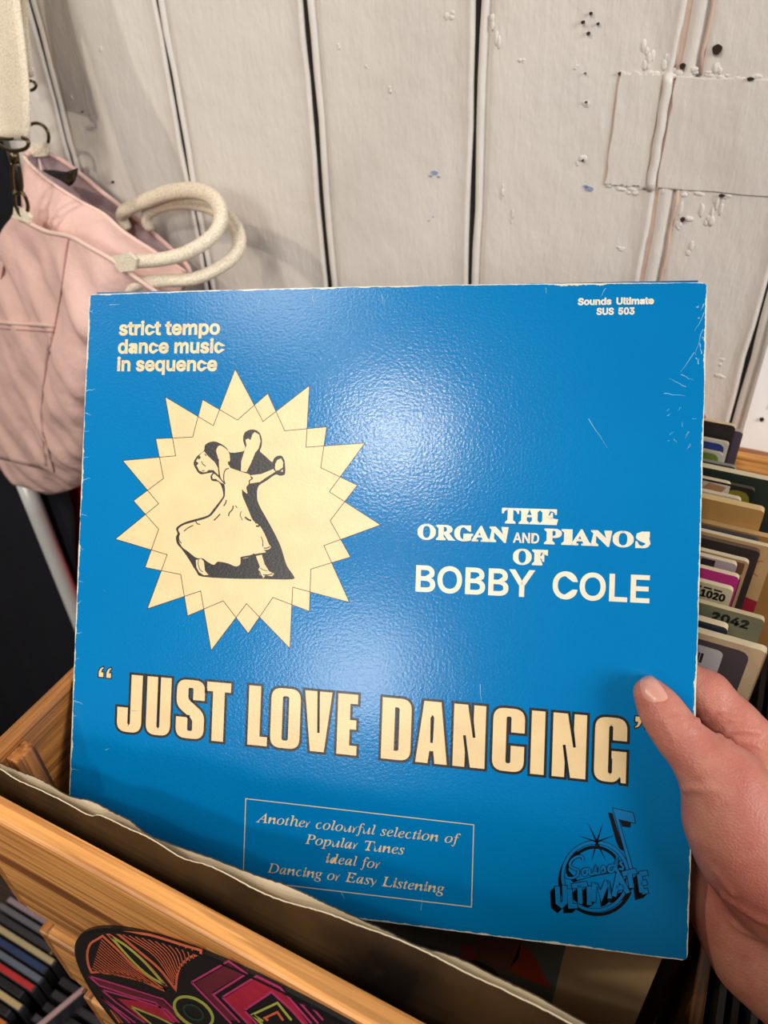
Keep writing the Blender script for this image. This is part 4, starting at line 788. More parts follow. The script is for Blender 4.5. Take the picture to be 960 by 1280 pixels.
# sunburst of two overlapping stars
big = [(435, 32), (533, 217), (697, 90), (685, 308), (893, 293), (767, 465), (948, 582), (748, 655), (838, 855), (638, 802), (628, 1018), (475, 860), (350, 1025), (313, 815), (125, 878), (195, 687), (12, 632), (165, 507), (38, 355), (225, 338), (188, 130), (358, 232)]
small = [(550, 118), (610, 250), (758, 236), (737, 380), (866, 442), (770, 567), (842, 695), (702, 738), (697, 887), (568, 838), (481, 965), (393, 850), (267, 903), (243, 757), (117, 732), (165, 597), (76, 497), (182, 418), (155, 278), (285, 272), (320, 140), (443, 212)]
SB = 2.8235
t = PxPrint(SB, 140, 450, 1); t.poly(big); t.k = 1.2; t.poly(small); t.build('sunburst', M_ic, sleeve)
t = PxPrint(SB, 140, 450, 2.2); t.line(big, .34, True); t.line(small, .34, True); t.build('sunburst_outline', M_ik, sleeve)
# dancing couple
DS = 6.0
sil = [(565, 90), (580, 60), (620, 42), (665, 48), (695, 80), (705, 130), (700, 175), (690, 205), (730, 240), (780, 285), (795, 260), (820, 240), (855, 240), (875, 280), (880, 340), (875, 380), (840, 388), (805, 380), (740, 425), (680, 465), (668, 530), (680, 600), (740, 710), (800, 820), (850, 930), (890, 1060), (937, 1130), (930, 1165), (700, 1162), (500, 1160), (260, 1145), (215, 1110), (160, 1020), (105, 940), (70, 900), (60, 850), (72, 820), (62, 780), (120, 740), (200, 715), (300, 685), (340, 640), (395, 570), (415, 535), (405, 480), (380, 435), (330, 425), (320, 390), (335, 365), (295, 370), (240, 375), (205, 330), (193, 290), (220, 240), (270, 200), (280, 155), (340, 130), (400, 150), (440, 180), (470, 215), (560, 205), (580, 180), (565, 130)]
t = PxPrint(DS, 210, 530, 2.2); t.poly(lerp_curve(sil + [sil[0]], 3)[:-1]); t.build('couple_silhouette', M_ik, sleeve)
t = PxPrint(DS, 210, 530, 3.2)
dress = [(470, 330), (560, 362), (618, 385), (608, 445), (588, 475), (597, 522), (570, 505), (556, 490), (560, 540), (585, 600), (610, 660), (640, 725), (690, 765), (730, 835), (757, 900), (772, 922), (752, 942), (718, 945), (735, 962), (655, 975), (600, 1003), (548, 1012), (542, 1052), (508, 1068), (450, 1045), (375, 1032), (345, 1056), (295, 1032), (262, 1008), (212, 1003), (150, 955), (112, 928), (85, 885), (78, 850), (92, 825), (78, 790), (120, 757), (200, 733), (305, 700), (355, 650), (418, 560), (428, 530), (425, 460), (395, 400), (385, 330), (375, 250), (362, 200), (385, 162), (425, 178), (458, 215), (466, 275), (450, 290)]
t.poly(lerp_curve(dress + [dress[0]], 3)[:-1]); t.k = 3.3
for q in ([(272, 205), (300, 240), (350, 285), (376, 330), (380, 385), (340, 345), (305, 345), (290, 360), (262, 362), (235, 350), (215, 310), (205, 290), (225, 255), (245, 225)], [(345, 372), (375, 395), (425, 452), (398, 440), (360, 412), (337, 412), (332, 390)],
          [(650, 60), (685, 80), (695, 130), (680, 185), (655, 215), (625, 290), (590, 360), (548, 355), (550, 280), (575, 200), (590, 160), (582, 120), (600, 108), (615, 115), (628, 85)],
          [(622, 385), (700, 375), (790, 338), (806, 358), (740, 400), (690, 435), (612, 447)], [(805, 300), (820, 270), (850, 258), (865, 290), (862, 325), (835, 345), (810, 352), (803, 330)],
          [(210, 1020), (250, 1010), (270, 1030), (278, 1100), (305, 1132), (270, 1134), (235, 1112), (215, 1075)], [(660, 990), (705, 980), (725, 1050), (760, 1105), (797, 1122), (780, 1142), (730, 1135), (715, 1157), (690, 1130), (680, 1090), (690, 1070)], [(845, 355), (862, 340), (862, 360)]):
    t.poly(q); t.k += .05
t.build('couple_highlights', M_ic, sleeve)
t = PxPrint(DS, 210, 530, 4.4)
for q, w in (([(440, 570), (432, 595), (418, 615)], .6), ([(490, 612), (485, 640), (462, 665), (455, 690)], .6), ([(392, 675), (370, 700), (345, 723)], .6), ([(190, 760), (150, 780), (120, 805)], .5), ([(578, 698), (600, 715), (625, 725)], .9), ([(550, 655), (543, 685), (560, 722)], .35), ([(505, 610), (520, 630)], .35), ([(378, 270), (380, 330), (390, 400), (428, 450)], .6), ([(458, 332), (430, 345), (420, 380), (420, 420), (430, 450)], .5), ([(230, 1015), (228, 1050), (240, 1090), (262, 1110)], .4), ([(655, 740), (680, 745), (682, 765), (660, 765)], .8), ([(720, 930), (745, 930), (765, 918)], .5), ([(82, 840), (84, 870), (102, 895)], .5), ([(205, 725), (222, 748), (242, 752)], .5), ([(700, 845), (712, 880), (712, 920)], .4), ([(252, 280), (262, 300), (285, 318)], .4), ([(620, 395), (634, 408), (612, 425), (612, 445)], .6), ([(225, 240), (240, 250), (228, 262)], .9), ([(205, 285), (222, 295), (210, 305)], .9), ([(690, 1080), (720, 1095), (745, 1102)], .35), ([(715, 1130), (750, 1132), (785, 1122)], .5), ([(255, 350), (275, 350)], .4), ([(275, 225), (290, 238)], .5), ([(685, 1100), (700, 1135), (712, 1150)], .5), ([(545, 1010), (560, 1000), (620, 990), (650, 975)], .9)):
    t.line(lerp_curve(q, 3), w)
for q in ([(600, 85), (625, 80), (640, 62), (620, 120), (600, 108)], [(350, 265), (382, 262), (384, 275), (360, 275)], [(450, 280), (490, 295), (520, 330), (555, 355), (490, 330), (452, 305)]):
    t.poly(q)
t.build('couple_linework', M_ik, sleeve)

# title: condensed block capitals, cream with a black outline
def rnd_path(pts, n=6):
    out = []; N = len(pts)
    for i, p in enumerate(pts):
        r = p[2] if len(p) > 2 else 0
        P = np.array(p[:2], float)
        if r == 0: out.append(tuple(P)); continue
        A = np.array(pts[i - 1][:2], float); B = np.array(pts[(i + 1) % N][:2], float)
        da = (A - P) / np.linalg.norm(A - P); db = (B - P) / np.linalg.norm(B - P)
        for k in range(n + 1):
            tt = k / n; a, b = P + da * r, P + db * r
            out.append(tuple((1 - tt) ** 2 * a + 2 * tt * (1 - tt) * P + tt ** 2 * b))
    return out
H = 30.4; s_ = 6.6
def gl(ch, w):
    s, k = s_, 4.6
    if ch == 'J': return [[(w - s, H), (w, H), (w, 0, 5.5), (0, 0, 5.5), (0, 13), (s - .4, 13), (s - .4, 4.2, .9), (w - s, 4.2, .9)]]
    if ch == 'U': return [[(0, H), (0, 0, 5.5), (w, 0, 5.5), (w, H), (w - s + .4, H), (w - s + .4, 4.0, .9), (s - .4, 4.0, .9), (s - .4, H)]]
    if ch == 'S': return [[(w, 20), (w, H, 5.5), (0, H, 5.5), (0, 16.5, 3.4), (w - s, 9.8, 1.6), (w - s, 4.1, .9), (s, 4.1, .9), (s, 11), (0, 11), (0, 0, 5.5), (w, 0, 5.5), (w, 13.6, 3.6), (s, 20.4, 1.6), (s, H - 4.2, .9), (w - s, H - 4.2, .9), (w - s, 20)]]
    if ch == 'T': return [[(0, H), (w, H), (w, H - 5), (w / 2 + s / 2, H - 5), (w / 2 + s / 2, 0), (w / 2 - s / 2, 0), (w / 2 - s / 2, H - 5), (0, H - 5)]]
    if ch == 'L': return [[(0, H), (s, H), (s, 4.8), (w, 4.8), (w, 0), (0, 0)]]
    if ch == 'O': return [[(0, H, 5.5), (w, H, 5.5), (w, 0, 5.5), (0, 0, 5.5)], [(s - .3, H - 4.1, 1.1), (w - s + .3, H - 4.1, 1.1), (w - s + .3, 4.1, 1.1), (s - .3, 4.1, 1.1)]]
    if ch == 'V': return [[(0, H), (s, H), (w / 2, 9.5), (w - s, H), (w, H), (w / 2 + 3.7, 0), (w / 2 - 3.7, 0)]]
    if ch == 'E': return [[(0, H), (w, H), (w, H - 4.9), (s, H - 4.9), (s, 17.6), (w - .5, 17.6), (w - .5, 12.8), (s, 12.8), (s, 4.9), (w, 4.9), (w, 0), (0, 0)]]
    if ch == 'D': return [[(0, H), (w, H, 5.5), (w, 0, 5.5), (0, 0)], [(s, H - 4.6), (w - s + .4, H - 4.6, 1.1), (w - s + .4, 4.6, 1.1), (s, 4.6)]]
    if ch == 'A': return [[(0, 0), (w / 2 - 4.3, H), (w / 2 + 4.3, H), (w, 0), (w - 6.3, 0), (w - 7.0, 6.0), (7.0, 6.0), (6.3, 0)], [(7.4, 10.2), (w - 7.4, 10.2), (w / 2 + .2, 23.5), (w / 2 - .2, 23.5)]]
    if ch == 'N': return [[(0, H), (s + .3, H), (w - s + .6, 14.5), (w - s + .6, H), (w, H), (w, 0), (w - s - .6, 0), (s - .6, 15.5), (s - .6, 0), (0, 0)]]
    if ch == 'C': return [[(w, 18.8), (w, H, 5.5), (0, H, 5.5), (0, 0, 5.5), (w, 0, 5.5), (w, 12.6), (w - s, 12.6), (w - s, 4.1, .9), (s, 4.1, .9), (s, H - 4.1, .9), (w - s, H - 4.1, .9), (w - s, 18.8)]]
    if ch == 'I': return [[(0, H), (w, H), (w, 0), (0, 0)]]
    if ch == 'G': return [[(w, 19.6), (w, H, 5.5), (0, H, 5.5), (0, 0, 5.5), (w - 4.6, 0, 2.5), (w - 3.0, 2.6), (w - 2.4, 0), (w, 0), (w, 14.8), (w / 2 + .4, 14.8), (w / 2 + .4, 11.0), (w - s, 11.0), (w - s, 4.1, .9), (s, 4.1, .9), (s, H - 4.1, .9), (w - s, H - 4.1, .9), (w - s, 19.6)]]
tc_, tk = Print(fn_uv, base=1), Print(fn_uv, base=2)
def base_v(u): return 82.0 - (u - 30) * 0.0135
def put(loops):
    ls = []
    for l in loops: ls.append([(x, y) for x, y in rnd_path(l)])
    return ls
for ch, a, b_ in (('J', 25.6, 39.6), ('U', 42.0, 55.8), ('S', 58.7, 74.4), ('T', 75.2, 88.5), ('L', 98.0, 108.6), ('O', 110.0, 125.7), ('V', 127.6, 142.0), ('E', 144.8, 155.2), ('D', 167.4, 182.3), ('A', 184.6, 200.4), ('N', 202.9, 218.6), ('C', 221.9, 237.2), ('I', 240.1, 246.7), ('N', 250.2, 266.0), ('G', 269.6, 284.4)):
    ls = [[(x + a, y + base_v(x + a)) for x, y in l] for l in put(gl(ch, b_ - a))]
    tc_.loops(ls)
    for i, l in enumerate(ls):
        ar = sum(l[j - 1][0] * l[j][1] - l[j][0] * l[j - 1][1] for j in range(len(l)))
        outward = -1 if ar > 0 else 1
        if i > 0: outward *= -1
        tk.line(l, 1.25, True, side=0.42 * outward)
def quote(u, v, flipq=False):
    q = [(0, 0), (3.2, 0), (3.2, 3.0), (2.0, 3.0), (2.3, 4.2), (3.3, 4.9), (3.0, 6.0), (1.0, 5.0), (0.0, 3.2)]
    if flipq: q = [(3.3 - x, 6.0 - y) for x, y in q]
    q = [(u + x, v + y) for x, y in q]
    tc_.poly(q if not flipq else q); tk.line(q, .62, True)
quote(14.0, 109.6); quote(18.4, 109.4); quote(287.4, 104.6, True); quote(291.8, 104.6, True)
tc_.build('title_lettering', M_ic, sleeve); tk.build('title_outline', M_ik, sleeve)

# boxed italic note
t = Print(fn_uv)
t.line([(98.4, 53.6), (214.3, 52.2), (214.5, 12.7), (98.6, 12.3)], .42, True)
text(t, 'ital', 'Another colourful selection of', 104.2, 208.2, 42.3, 4.9)
text(t, 'ital', 'Popular Tunes', 130.4, 180.9, 34.2, 4.9)
text(t, 'ital', 'ideal for', 141.6, 169.2, 25.9, 4.9)
text(t, 'ital', 'Dancing or Easy Listening', 111.2, 201.2, 17.6, 4.9)
t.build('note_lettering', M_ic, sleeve)

# label emblem: star-capped disc with a quaver, script word over block capitals
LS = 6.4
def logo(base): return PxPrint(LS, 670, 1000, base)
t = logo(1)
t.line(arc(468, 650, 278, 275, 125, 240, 26), 1.5); t.line(arc(490, 635, 280, 280, 20, 150, 40), 1.6)
t.line(arc(470, 625, 222, 248, 205, 330, 30), 1.5)
t.poly([(575, 98), (612, 104), (640, 200), (712, 415), (668, 392), (640, 330)]); t.poly([(665, 155), (760, 180), (755, 222), (690, 212)])
t.poly([(240, 500), (270, 480), (260, 560), (330, 640), (520, 600), (700, 570), (740, 560), (735, 520), (690, 470), (640, 560), (480, 600), (300, 660), (240, 610)])
for s in ([(170, 690), (176, 820), (205, 842), (232, 815)], [(268, 712), (276, 848), (330, 846)], [(348, 700), (354, 828)], [(425, 690), (426, 838)], [(457, 812), (468, 700)], [(560, 690), (572, 790), (590, 785)], [(622, 768), (735, 742)], [(757, 600), (765, 700)], [(826, 590), (846, 738), (894, 724)]):
    for k in range(1, 5): t.line([(x - 9 * k, y + 9 * k) for x, y in s], 2.5)
    t.k += .02
t.build('emblem_shadow', M_ink2, sleeve)
t = logo(2)
t.poly([(612, 62), (778, 100), (797, 186), (664, 156), (775, 545), (745, 545), (712, 430)])
ringb = arc(475, 610, 262, 272, 0, 360, 60); t.line(ringb, 1.5, True)
t.build('emblem_ring', M_logo_blue, sleeve)
t = logo(3)
t.line([(612, 62), (778, 100), (797, 186), (664, 156), (775, 545)], .3); t.line([(612, 62), (712, 430), (745, 550)], .3)
t.line(arc(475, 610, 276, 286, 0, 360, 60), .24, True); t.line(arc(475, 610, 248, 258, 0, 360, 60), .24, True)
c0 = (487, 335)
for e in ((412, 175), (537, 180), (322, 278), (632, 278), (443, 490), (562, 492)):
    dx, dy = e[0] - c0[0], e[1] - c0[1]; l = math.hypot(dx, dy); nx, ny = -dy / l * 8, dx / l * 8
    t.poly([(c0[0] + nx, c0[1] + ny), e, (c0[0] - nx, c0[1] - ny)])
t.build('emblem_linework', M_ink2, sleeve)
script = [[(375, 480), (368, 452), (330, 450), (285, 480), (270, 520), (300, 545), (335, 560), (330, 600), (290, 622), (245, 615), (240, 590)], [(395, 545), (370, 570), (385, 600), (410, 580), (405, 550), (430, 550)], [(430, 545), (430, 590), (460, 588), (475, 545), (478, 585), (492, 585)], [(505, 585), (508, 535), (512, 565), (540, 528), (550, 545), (552, 575)], [(625, 520), (590, 525), (578, 555), (600, 575), (628, 548), (650, 450), (640, 555), (655, 560)], [(690, 488), (672, 505), (695, 530), (690, 552), (662, 548)]]
blk = [[(170, 690), (176, 820), (205, 842), (232, 815), (228, 682)], [(268, 712), (276, 848), (330, 846)], [(288, 688), (408, 668)], [(348, 680), (354, 828)], [(425, 690), (426, 838)], [(457, 812), (468, 655), (520, 770), (572, 640), (590, 785)], [(622, 768), (660, 598), (735, 742)], [(645, 705), (705, 690)], [(690, 590), (800, 565)], [(745, 580), (765, 700)], [(826, 590), (846, 738)], [(828, 592), (890, 580)], [(838, 665), (885, 655)], [(846, 736), (894, 724)]]
t = logo(4)
for s in script: t.line(lerp_curve(s, 4), 1.55)
for s in blk: 
    a = list(s); d0 = np.array(a[0]) - np.array(a[1]); d0 = d0 / np.linalg.norm(d0) * 6; d1 = np.array(a[-1]) - np.array(a[-2]); d1 = d1 / np.linalg.norm(d1) * 6
    a[0] = tuple(np.array(a[0]) + d0); a[-1] = tuple(np.array(a[-1]) + d1); t.line(a, 2.75)
t.build('emblem_outline', M_ink2, sleeve)
t = logo(5)
for s in script: t.line(lerp_curve(s, 4), .95)
for s in blk: t.line(s, 2.15)
t.build('emblem_lettering', M_logo_blue, sleeve)
# scuffs: cracked edge at the right, creases from the left spine
t = Print(fn_uv, base=1); r = random.Random(4)
def crease(u, v, du, dv, w=.28):
    P = [(u + du * k / 5 + r.uniform(-.3, .3), v + dv * k / 5 + r.uniform(-.3, .3)) for k in range(6)]; t.line(P, w, w_end=.05)
for v in (305, 262, 250, 240, 226, 214, 196, 178, 160, 148, 132, 118, 96, 88, 60): crease(0.3, v, r.uniform(2, 6), r.uniform(-1.5, 1.5), r.uniform(.2, .4))
for u, v, du, dv in ((313, 300, -4, -9), (312.5, 292, -3, -12), (309, 281, -6, -9), (303.5, 271, 6, -3), (12, 308, 6, .6), (34, 93, 6, 1), (96, 310, -1, -5), (124, 311, 1, -6), (160, 311, .5, -5), (268, 312, -2, -4), (240, 313, 1, -3), (20, 72, 2, .4), (150, 12, 2, -3), (190, 8, .5, 6), (262, 250, 9, -14), (215, 120, 1, -9), (306, 265, -8, 4), (296, 262, 10, -1)): crease(u, v, du, dv)
for k in range(12): 
    u, v = 300 + r.uniform(-3, 12), 247 + r.uniform(-12, 9); crease(u, v, r.uniform(-2, 2), r.uniform(-3, 3), .14)
for k in range(8):
    u, v = 312 + r.uniform(-2.5, 1), 294 + r.uniform(-18, 10); crease(u, v, r.uniform(-1.2, 1.2), r.uniform(-3, 3), .5)
tag(t.build('edge_creases', cm((150, 200, 220), 0.5), sleeve), kind='stuff')
# ------------------------------------------------------------------ hand: one continuous skin grown from a distance field
def surface_nets(fld, org, h):
    s = fld < 0; nx, ny, nz = fld.shape
    c = [s[dx:nx - 1 + dx, dy:ny - 1 + dy, dz:nz - 1 + dz] for dx in (0, 1) for dy in (0, 1) for dz in (0, 1)]
    cnt = sum(a.astype(np.int8) for a in c); act = (cnt > 0) & (cnt < 8)
    idx = -np.ones(act.shape, int); cells = np.argwhere(act); idx[act] = np.arange(len(cells))
    acc = np.zeros((len(cells), 3)); num = np.zeros(len(cells)); i, j, k = cells.T
    cor = [(a, b, d) for a in (0, 1) for b in (0, 1) for d in (0, 1)]
    for p in cor:
        for ax in range(3):
            if p[ax] == 1: continue
            q = list(p); q[ax] = 1
            f0 = fld[i + p[0], j + p[1], k + p[2]]; f1 = fld[i + q[0], j + q[1], k + q[2]]
            m = (f0 < 0) != (f1 < 0); t = np.where(m, f0 / np.where(m, f0 - f1, 1), 0)
            pt = np.array(p, float)[None] + np.zeros((len(cells), 3)); pt[:, ax] += t
            acc[m] += pt[m]; num[m] += 1
    V = org + h * (cells + acc / num[:, None]); F = []
    for ax in range(3):
        a1, a2 = [(1, 2), (2, 0), (0, 1)][ax]
        sl0 = [slice(1, -1)] * 3; sl0[ax] = slice(0, -1); sl1 = list(sl0); sl1[ax] = slice(1, None)
        A = s[tuple(sl0)]; B = s[tuple(sl1)]; e = np.argwhere(A != B); off = np.array([1, 1, 1]); off[ax] = 0; e = e + off
        def cell(d1, d2): q = e.copy(); q[:, a1] -= d1; q[:, a2] -= d2; return idx[q[:, 0], q[:, 1], q[:, 2]]
        Q = np.stack([cell(0, 0), cell(1, 0), cell(1, 1), cell(0, 1)], 1)
        ins = s[e[:, 0], e[:, 1], e[:, 2]]
        Q[~ins] = Q[~ins][:, ::-1]; F.append(Q)
    F = np.concatenate(F); F = F[(F >= 0).all(1)]
    return V, F[:, ::-1]
def capsule(Pg, a, b, ra, rb):
    a, b = np.asarray(a), np.asarray(b); ab = b - a; t = np.clip(((Pg - a) @ ab) / (ab @ ab), 0, 1)
    return np.linalg.norm(Pg - a - t[..., None] * ab, axis=-1) - (ra + (rb - ra) * t)
def smin(a, b, k): h = np.clip(0.5 + 0.5 * (b - a) / k, 0, 1); return b + (a - b) * h - k * h * (1 - h)
D = atD
def chain(pts): return [(D(p[0], p[1], p[2]), p[3] / 1000) for p in pts]
thumb = chain([(812, 866, .3470, 7.4), (824, 884, .3452, 9.0), (836, 903, .3434, 9.8), (853, 925, .3408, 10.4), (878, 950, .3385, 12.4), (905, 978, .3380, 16.0)])
thenar = chain([(905, 978, .3380, 16.0), (920, 1018, .3390, 21.0), (945, 1058, .3400, 24.5), (990, 1096, .3400, 28.5), (1045, 1140, .338, 30)])
index = chain([(1010, 985, .356, 17.0), (962, 950, .3590, 13.6), (915, 905, .3630, 12.2), (884, 868, .3660, 10.8), (845, 845, .3675, 9.2), (800, 838, .3690, 8.4), (760, 838, .3705, 7.4)])
middle = chain([(1030, 1030, .366, 15.5), (960, 985, .3740, 11.0), (890, 930, .3745, 10.0), (820, 900, .3700, 9.2), (765, 892, .3710, 8.0)])
ring = chain([(1040, 1080, .374, 15.0), (970, 1050, .380, 10.8), (905, 1000, .3790, 9.8), (840, 970, .3690, 9.0), (790, 962, .3685, 7.8)])
little = chain([(1040, 1130, .374, 14.5), (980, 1110, .378, 9.8), (925, 1075, .3770, 8.6), (870, 1045, .3700, 7.8), (832, 1035, .3665, 6.9)])
palm = chain([(1010, 985, .358, 17), (965, 1060, .3640, 25), (938, 1118, .3700, 27.5), (975, 1165, .3650, 34), (1050, 1225, .350, 35), (1110, 1290, .310, 30)])
palm2 = chain([(1050, 1010, .360, 20), (1060, 1100, .362, 27), (1070, 1180, .350, 32), (1110, 1290, .310, 31)])
W_ = lambda x, y, z, r: (np.array([x, y, z]), r)
arm = [chain([(1110, 1290, .310, 30)])[0], W_(.126, .137, 1.212, .028), W_(.150, .080, 1.240, .030), W_(.205, .0, 1.236, .036), W_(.26, -.08, 1.222, .040)]
allp = [p for c in (thumb, thenar, index, middle, ring, little, palm, palm2, arm) for p in c]
lo = np.min([p[0] - p[1] for p in allp], 0) - .006; hi = np.max([p[0] + p[1] for p in allp], 0) + .006
HV = 0.0016
dims = np.ceil((hi - lo) / HV).astype(int) + 1
gx, gy, gz = np.meshgrid(*[np.arange(n) * HV for n in dims], indexing='ij')
G = np.stack([gx, gy, gz], -1).astype(np.float32) + lo.astype(np.float32)
def cd(c, k=0.006):
    d = None
    for (a, ra), (b_, rb) in zip(c[:-1], c[1:]):
        q = capsule(G, a.astype(np.float32), b_.astype(np.float32), ra, rb); d = q if d is None else smin(d, q, k)
    return d
fld = cd(palm, .012); fld = smin(fld, cd(palm2, .012), .016); fld = smin(fld, cd(arm, .01), .014)
fing = None
for c in (index, middle, ring, little):
    q = cd(c, .004); fing = q if fing is None else np.minimum(fing, q)
fld = smin(fld, fing, .007)
tn = cd(thumb, .004); tn = smin(tn, cd(thenar, .010), .008)
fld = smin(fld, tn, .006)
hv, hf = surface_nets(fld, lo, HV)
# relax, then press in the skin folds
def adj_smooth(V, F, it, lam=0.5):
    e = np.concatenate([F[:, [0, 1]], F[:, [1, 2]], F[:, [2, 3]], F[:, [3, 0]]])
    for _ in range(it):
        acc = np.zeros_like(V); n = np.zeros(len(V))
        for a in range(3): acc[:, a] = np.bincount(e[:, 0], V[e[:, 1], a], len(V)) + np.bincount(e[:, 1], V[e[:, 0], a], len(V))
        n = np.bincount(e[:, 0], minlength=len(V)) + np.bincount(e[:, 1], minlength=len(V))
        V = V + lam * (acc / n[:, None] - V)
    return V
hv = adj_smooth(hv, hf, 3)
def vnormals(V, F):
    n = np.cross(V[F[:, 2]] - V[F[:, 0]], V[F[:, 3]] - V[F[:, 1]]); out = np.zeros_like(V)
    for c in range(4):
        for a in range(3): out[:, a] += np.bincount(F[:, c], n[:, a], len(V))
    return out / (np.linalg.norm(out, axis=1)[:, None] + 1e-12)
from mathutils.bvhtree import BVHTree
bvh = BVHTree.FromPolygons([tuple(v) for v in hv], [tuple(map(int, f)) for f in hf])
def on_skin(x, y):
    d = Vector(ray(x, y)).normalized(); h = bvh.ray_cast(Vector(CAM_POS), d)
    return (np.array(h[0]), np.array(h[1])) if h[0] is not None else (None, None)
vn = vnormals(hv, hf)
def fold(px, depth, sig):
    global hv
    P = [on_skin(*p)[0] for p in smooth_path([(a, b_) for a, b_ in px], 3)]; P = [p for p in P if p is not None]
    dmin = np.full(len(hv), 9.0)
    for a, b_ in zip(P[:-1], P[1:]):
        if np.linalg.norm(b_ - a) > .02 or np.linalg.norm(b_ - a) < 1e-6: continue
        ab = b_ - a; t = np.clip(((hv - a) @ ab) / (ab @ ab), 0, 1); dmin = np.minimum(dmin, np.linalg.norm(hv - a - t[:, None] * ab, axis=1))
    hv = hv - vn * (depth * (np.exp(-(dmin / sig) ** 2) - 0.15 * np.exp(-((dmin - 2.2 * sig) / (1.2 * sig)) ** 2)))[:, None]
fold([(855, 987), (866, 985), (878, 987), (890, 985)], .0011, .0015)
fold([(834, 874), (842, 884), (850, 893), (856, 899)], .0006, .0010)
for k in range(5): fold([(829 + k * 3, 903 + k * 5.5), (840 + k * 3, 898 + k * 5), (851 + k * 3, 897 + k * 4), (862 + k * 3.5, 899 + k * 3.5)], [.0010, .0006, .0011, .0006, .0008][k], .0009)
fold([(869, 902), (880, 896), (892, 890), (902, 887)], .0012, .0012); fold([(900, 920), (915, 914), (932, 912), (950, 916)], .0011, .0012); fold([(905, 926), (925, 926), (948, 932)], .0009, .0011); fold([(914, 898), (930, 902), (950, 912)], .0007, .0010)
fold([(905, 1120), (930, 1138), (950, 1150), (970, 1156)], .0012, .002)
fold([(912, 1150), (925, 1162), (945, 1172)], .0008, .0015); fold([(895, 1090), (905, 1105), (915, 1118)], .0007, .0015)
def skin_mat():
    m, nt, b = new_mat('skin', rgb(206, 150, 128), 0.48, spec=0.4)
    v = coords(nt); f = noise(nt, v, 20, 5, 0.65)
    nt.links.new(ramp(nt, f, [(0.25, rgb(160, 82, 72)), (0.48, rgb(180, 110, 94)), (0.7, rgb(200, 142, 118))]), b.inputs['Base Color'])
    b.inputs['Subsurface Weight'].default_value = 0.12; b.inputs['Subsurface Radius'].default_value = (1.0, 0.35, 0.2); b.inputs['Subsurface Scale'].default_value = 0.004
    b1 = nd(nt, 'ShaderNodeBump'); b1.inputs['Strength'].default_value = 0.35; b1.inputs['Distance'].default_value = 0.0006
    vo = nd(nt, 'ShaderNodeTexVoronoi'); vo.inputs['Scale'].default_value = 900; nt.links.new(v, vo.inputs['Vector']); nt.links.new(vo.outputs['Distance'], b1.inputs['Height'])
    b2 = nd(nt, 'ShaderNodeBump'); b2.inputs['Strength'].default_value = 0.22; b2.inputs['Distance'].default_value = 0.0006
    nt.links.new(noise(nt, v, 170, 4, 0.6), b2.inputs['Height']); nt.links.new(b1.outputs[0], b2.inputs['Normal']); nt.links.new(b2.outputs[0], b.inputs['Normal'])
    return m
M_skin = skin_mat()
hc = Vector((float(hv[:, 0].mean()), float(hv[:, 1].mean()), float(hv[:, 2].mean())))
hand = link('hand', mesh_of('hand', hv, [tuple(map(int, q)) for q in hf], True), M_skin); local(hand, hc)
# thumbnail: a thin plate lying on the skin
nail = [(801, 862), (800, 853), (804, 846), (811, 843.5), (818, 846.5), (825, 855), (831, 864), (834.5, 871), (832, 875.5), (823, 877.5), (813, 877.5), (805, 872)]
bvh = BVHTree.FromPolygons([tuple(v) for v in hv], [tuple(map(int, f)) for f in hf])
cxn = np.mean(nail, 0); V = []; rings = 5; nn = 0
out = [tuple(p) for p in smooth_path(nail + [nail[0]], 3)][:-1]
for j in range(rings + 1):
    for p in out:
        q = cxn + (np.array(p) - cxn) * (1 - j / (rings + .6)); P, N_ = on_skin(q[0], q[1])
        if P is None: P, N_ = on_skin(*cxn)
        if N_ @ (P - CAM_POS) > 0: N_ = -N_
        V.append(P + N_ * (0.0001 + 0.0007 * min(1, j / 1.5)))
m_ = len(out); F = []
for j in range(rings):
    for i in range(m_): F.append((j * m_ + i, j * m_ + (i + 1) % m_, (j + 1) * m_ + (i + 1) % m_, (j + 1) * m_ + i))
F.append(tuple(rings * m_ + i for i in range(m_)))
V = [Vector(tuple(v)) - hc for v in V]
M_nail = simple('nail', rgb(204, 146, 130), 0.3, 0.05, 60, 0.05)
nl = link('thumbnail', mesh_of('thumbnail', V, F, True), M_nail, hand); tag(nl, 'short pale thumbnail')
# the photographer's unseen body, added behind the camera to shade the lower half
PB = (0.05, -0.44, 0.0)
person = tag(empty('person', PB), 'person with added unseen body in dark jacket, right hand gripping the blue sleeve edge with thumb in front', 'person')
hand.parent = person; hand.location = hc - Vector(PB)
S_ = lambda *p: [W_(*q) for q in p]
parts = [S_((.05, -.44, .98, .145), (.05, -.43, 1.15, .135), (.05, -.42, 1.32, .130)), S_((-.09, -.43, 1.36, .075), (.19, -.43, 1.36, .075)), S_((.05, -.42, 1.40, .06), (.04, -.40, 1.50, .055)),
         S_((.22, -.42, 1.37, .062), (.30, -.26, 1.22, .052), (.285, -.115, 1.220, .050), (.215, -.01, 1.238, .045)), S_((-.13, -.43, 1.37, .062), (-.18, -.42, 1.12, .050), (-.17, -.34, .90, .042)),
         S_((.13, -.44, .95, .095), (.14, -.43, .50, .065), (.14, -.45, .10, .050)), S_((-.03, -.44, .95, .095), (-.04, -.43, .50, .065), (-.04, -.45, .10, .050)), S_((.14, -.46, .05, .045), (.145, -.28, .04, .038)), S_((-.04, -.46, .05, .045), (-.045, -.28, .04, .038))]
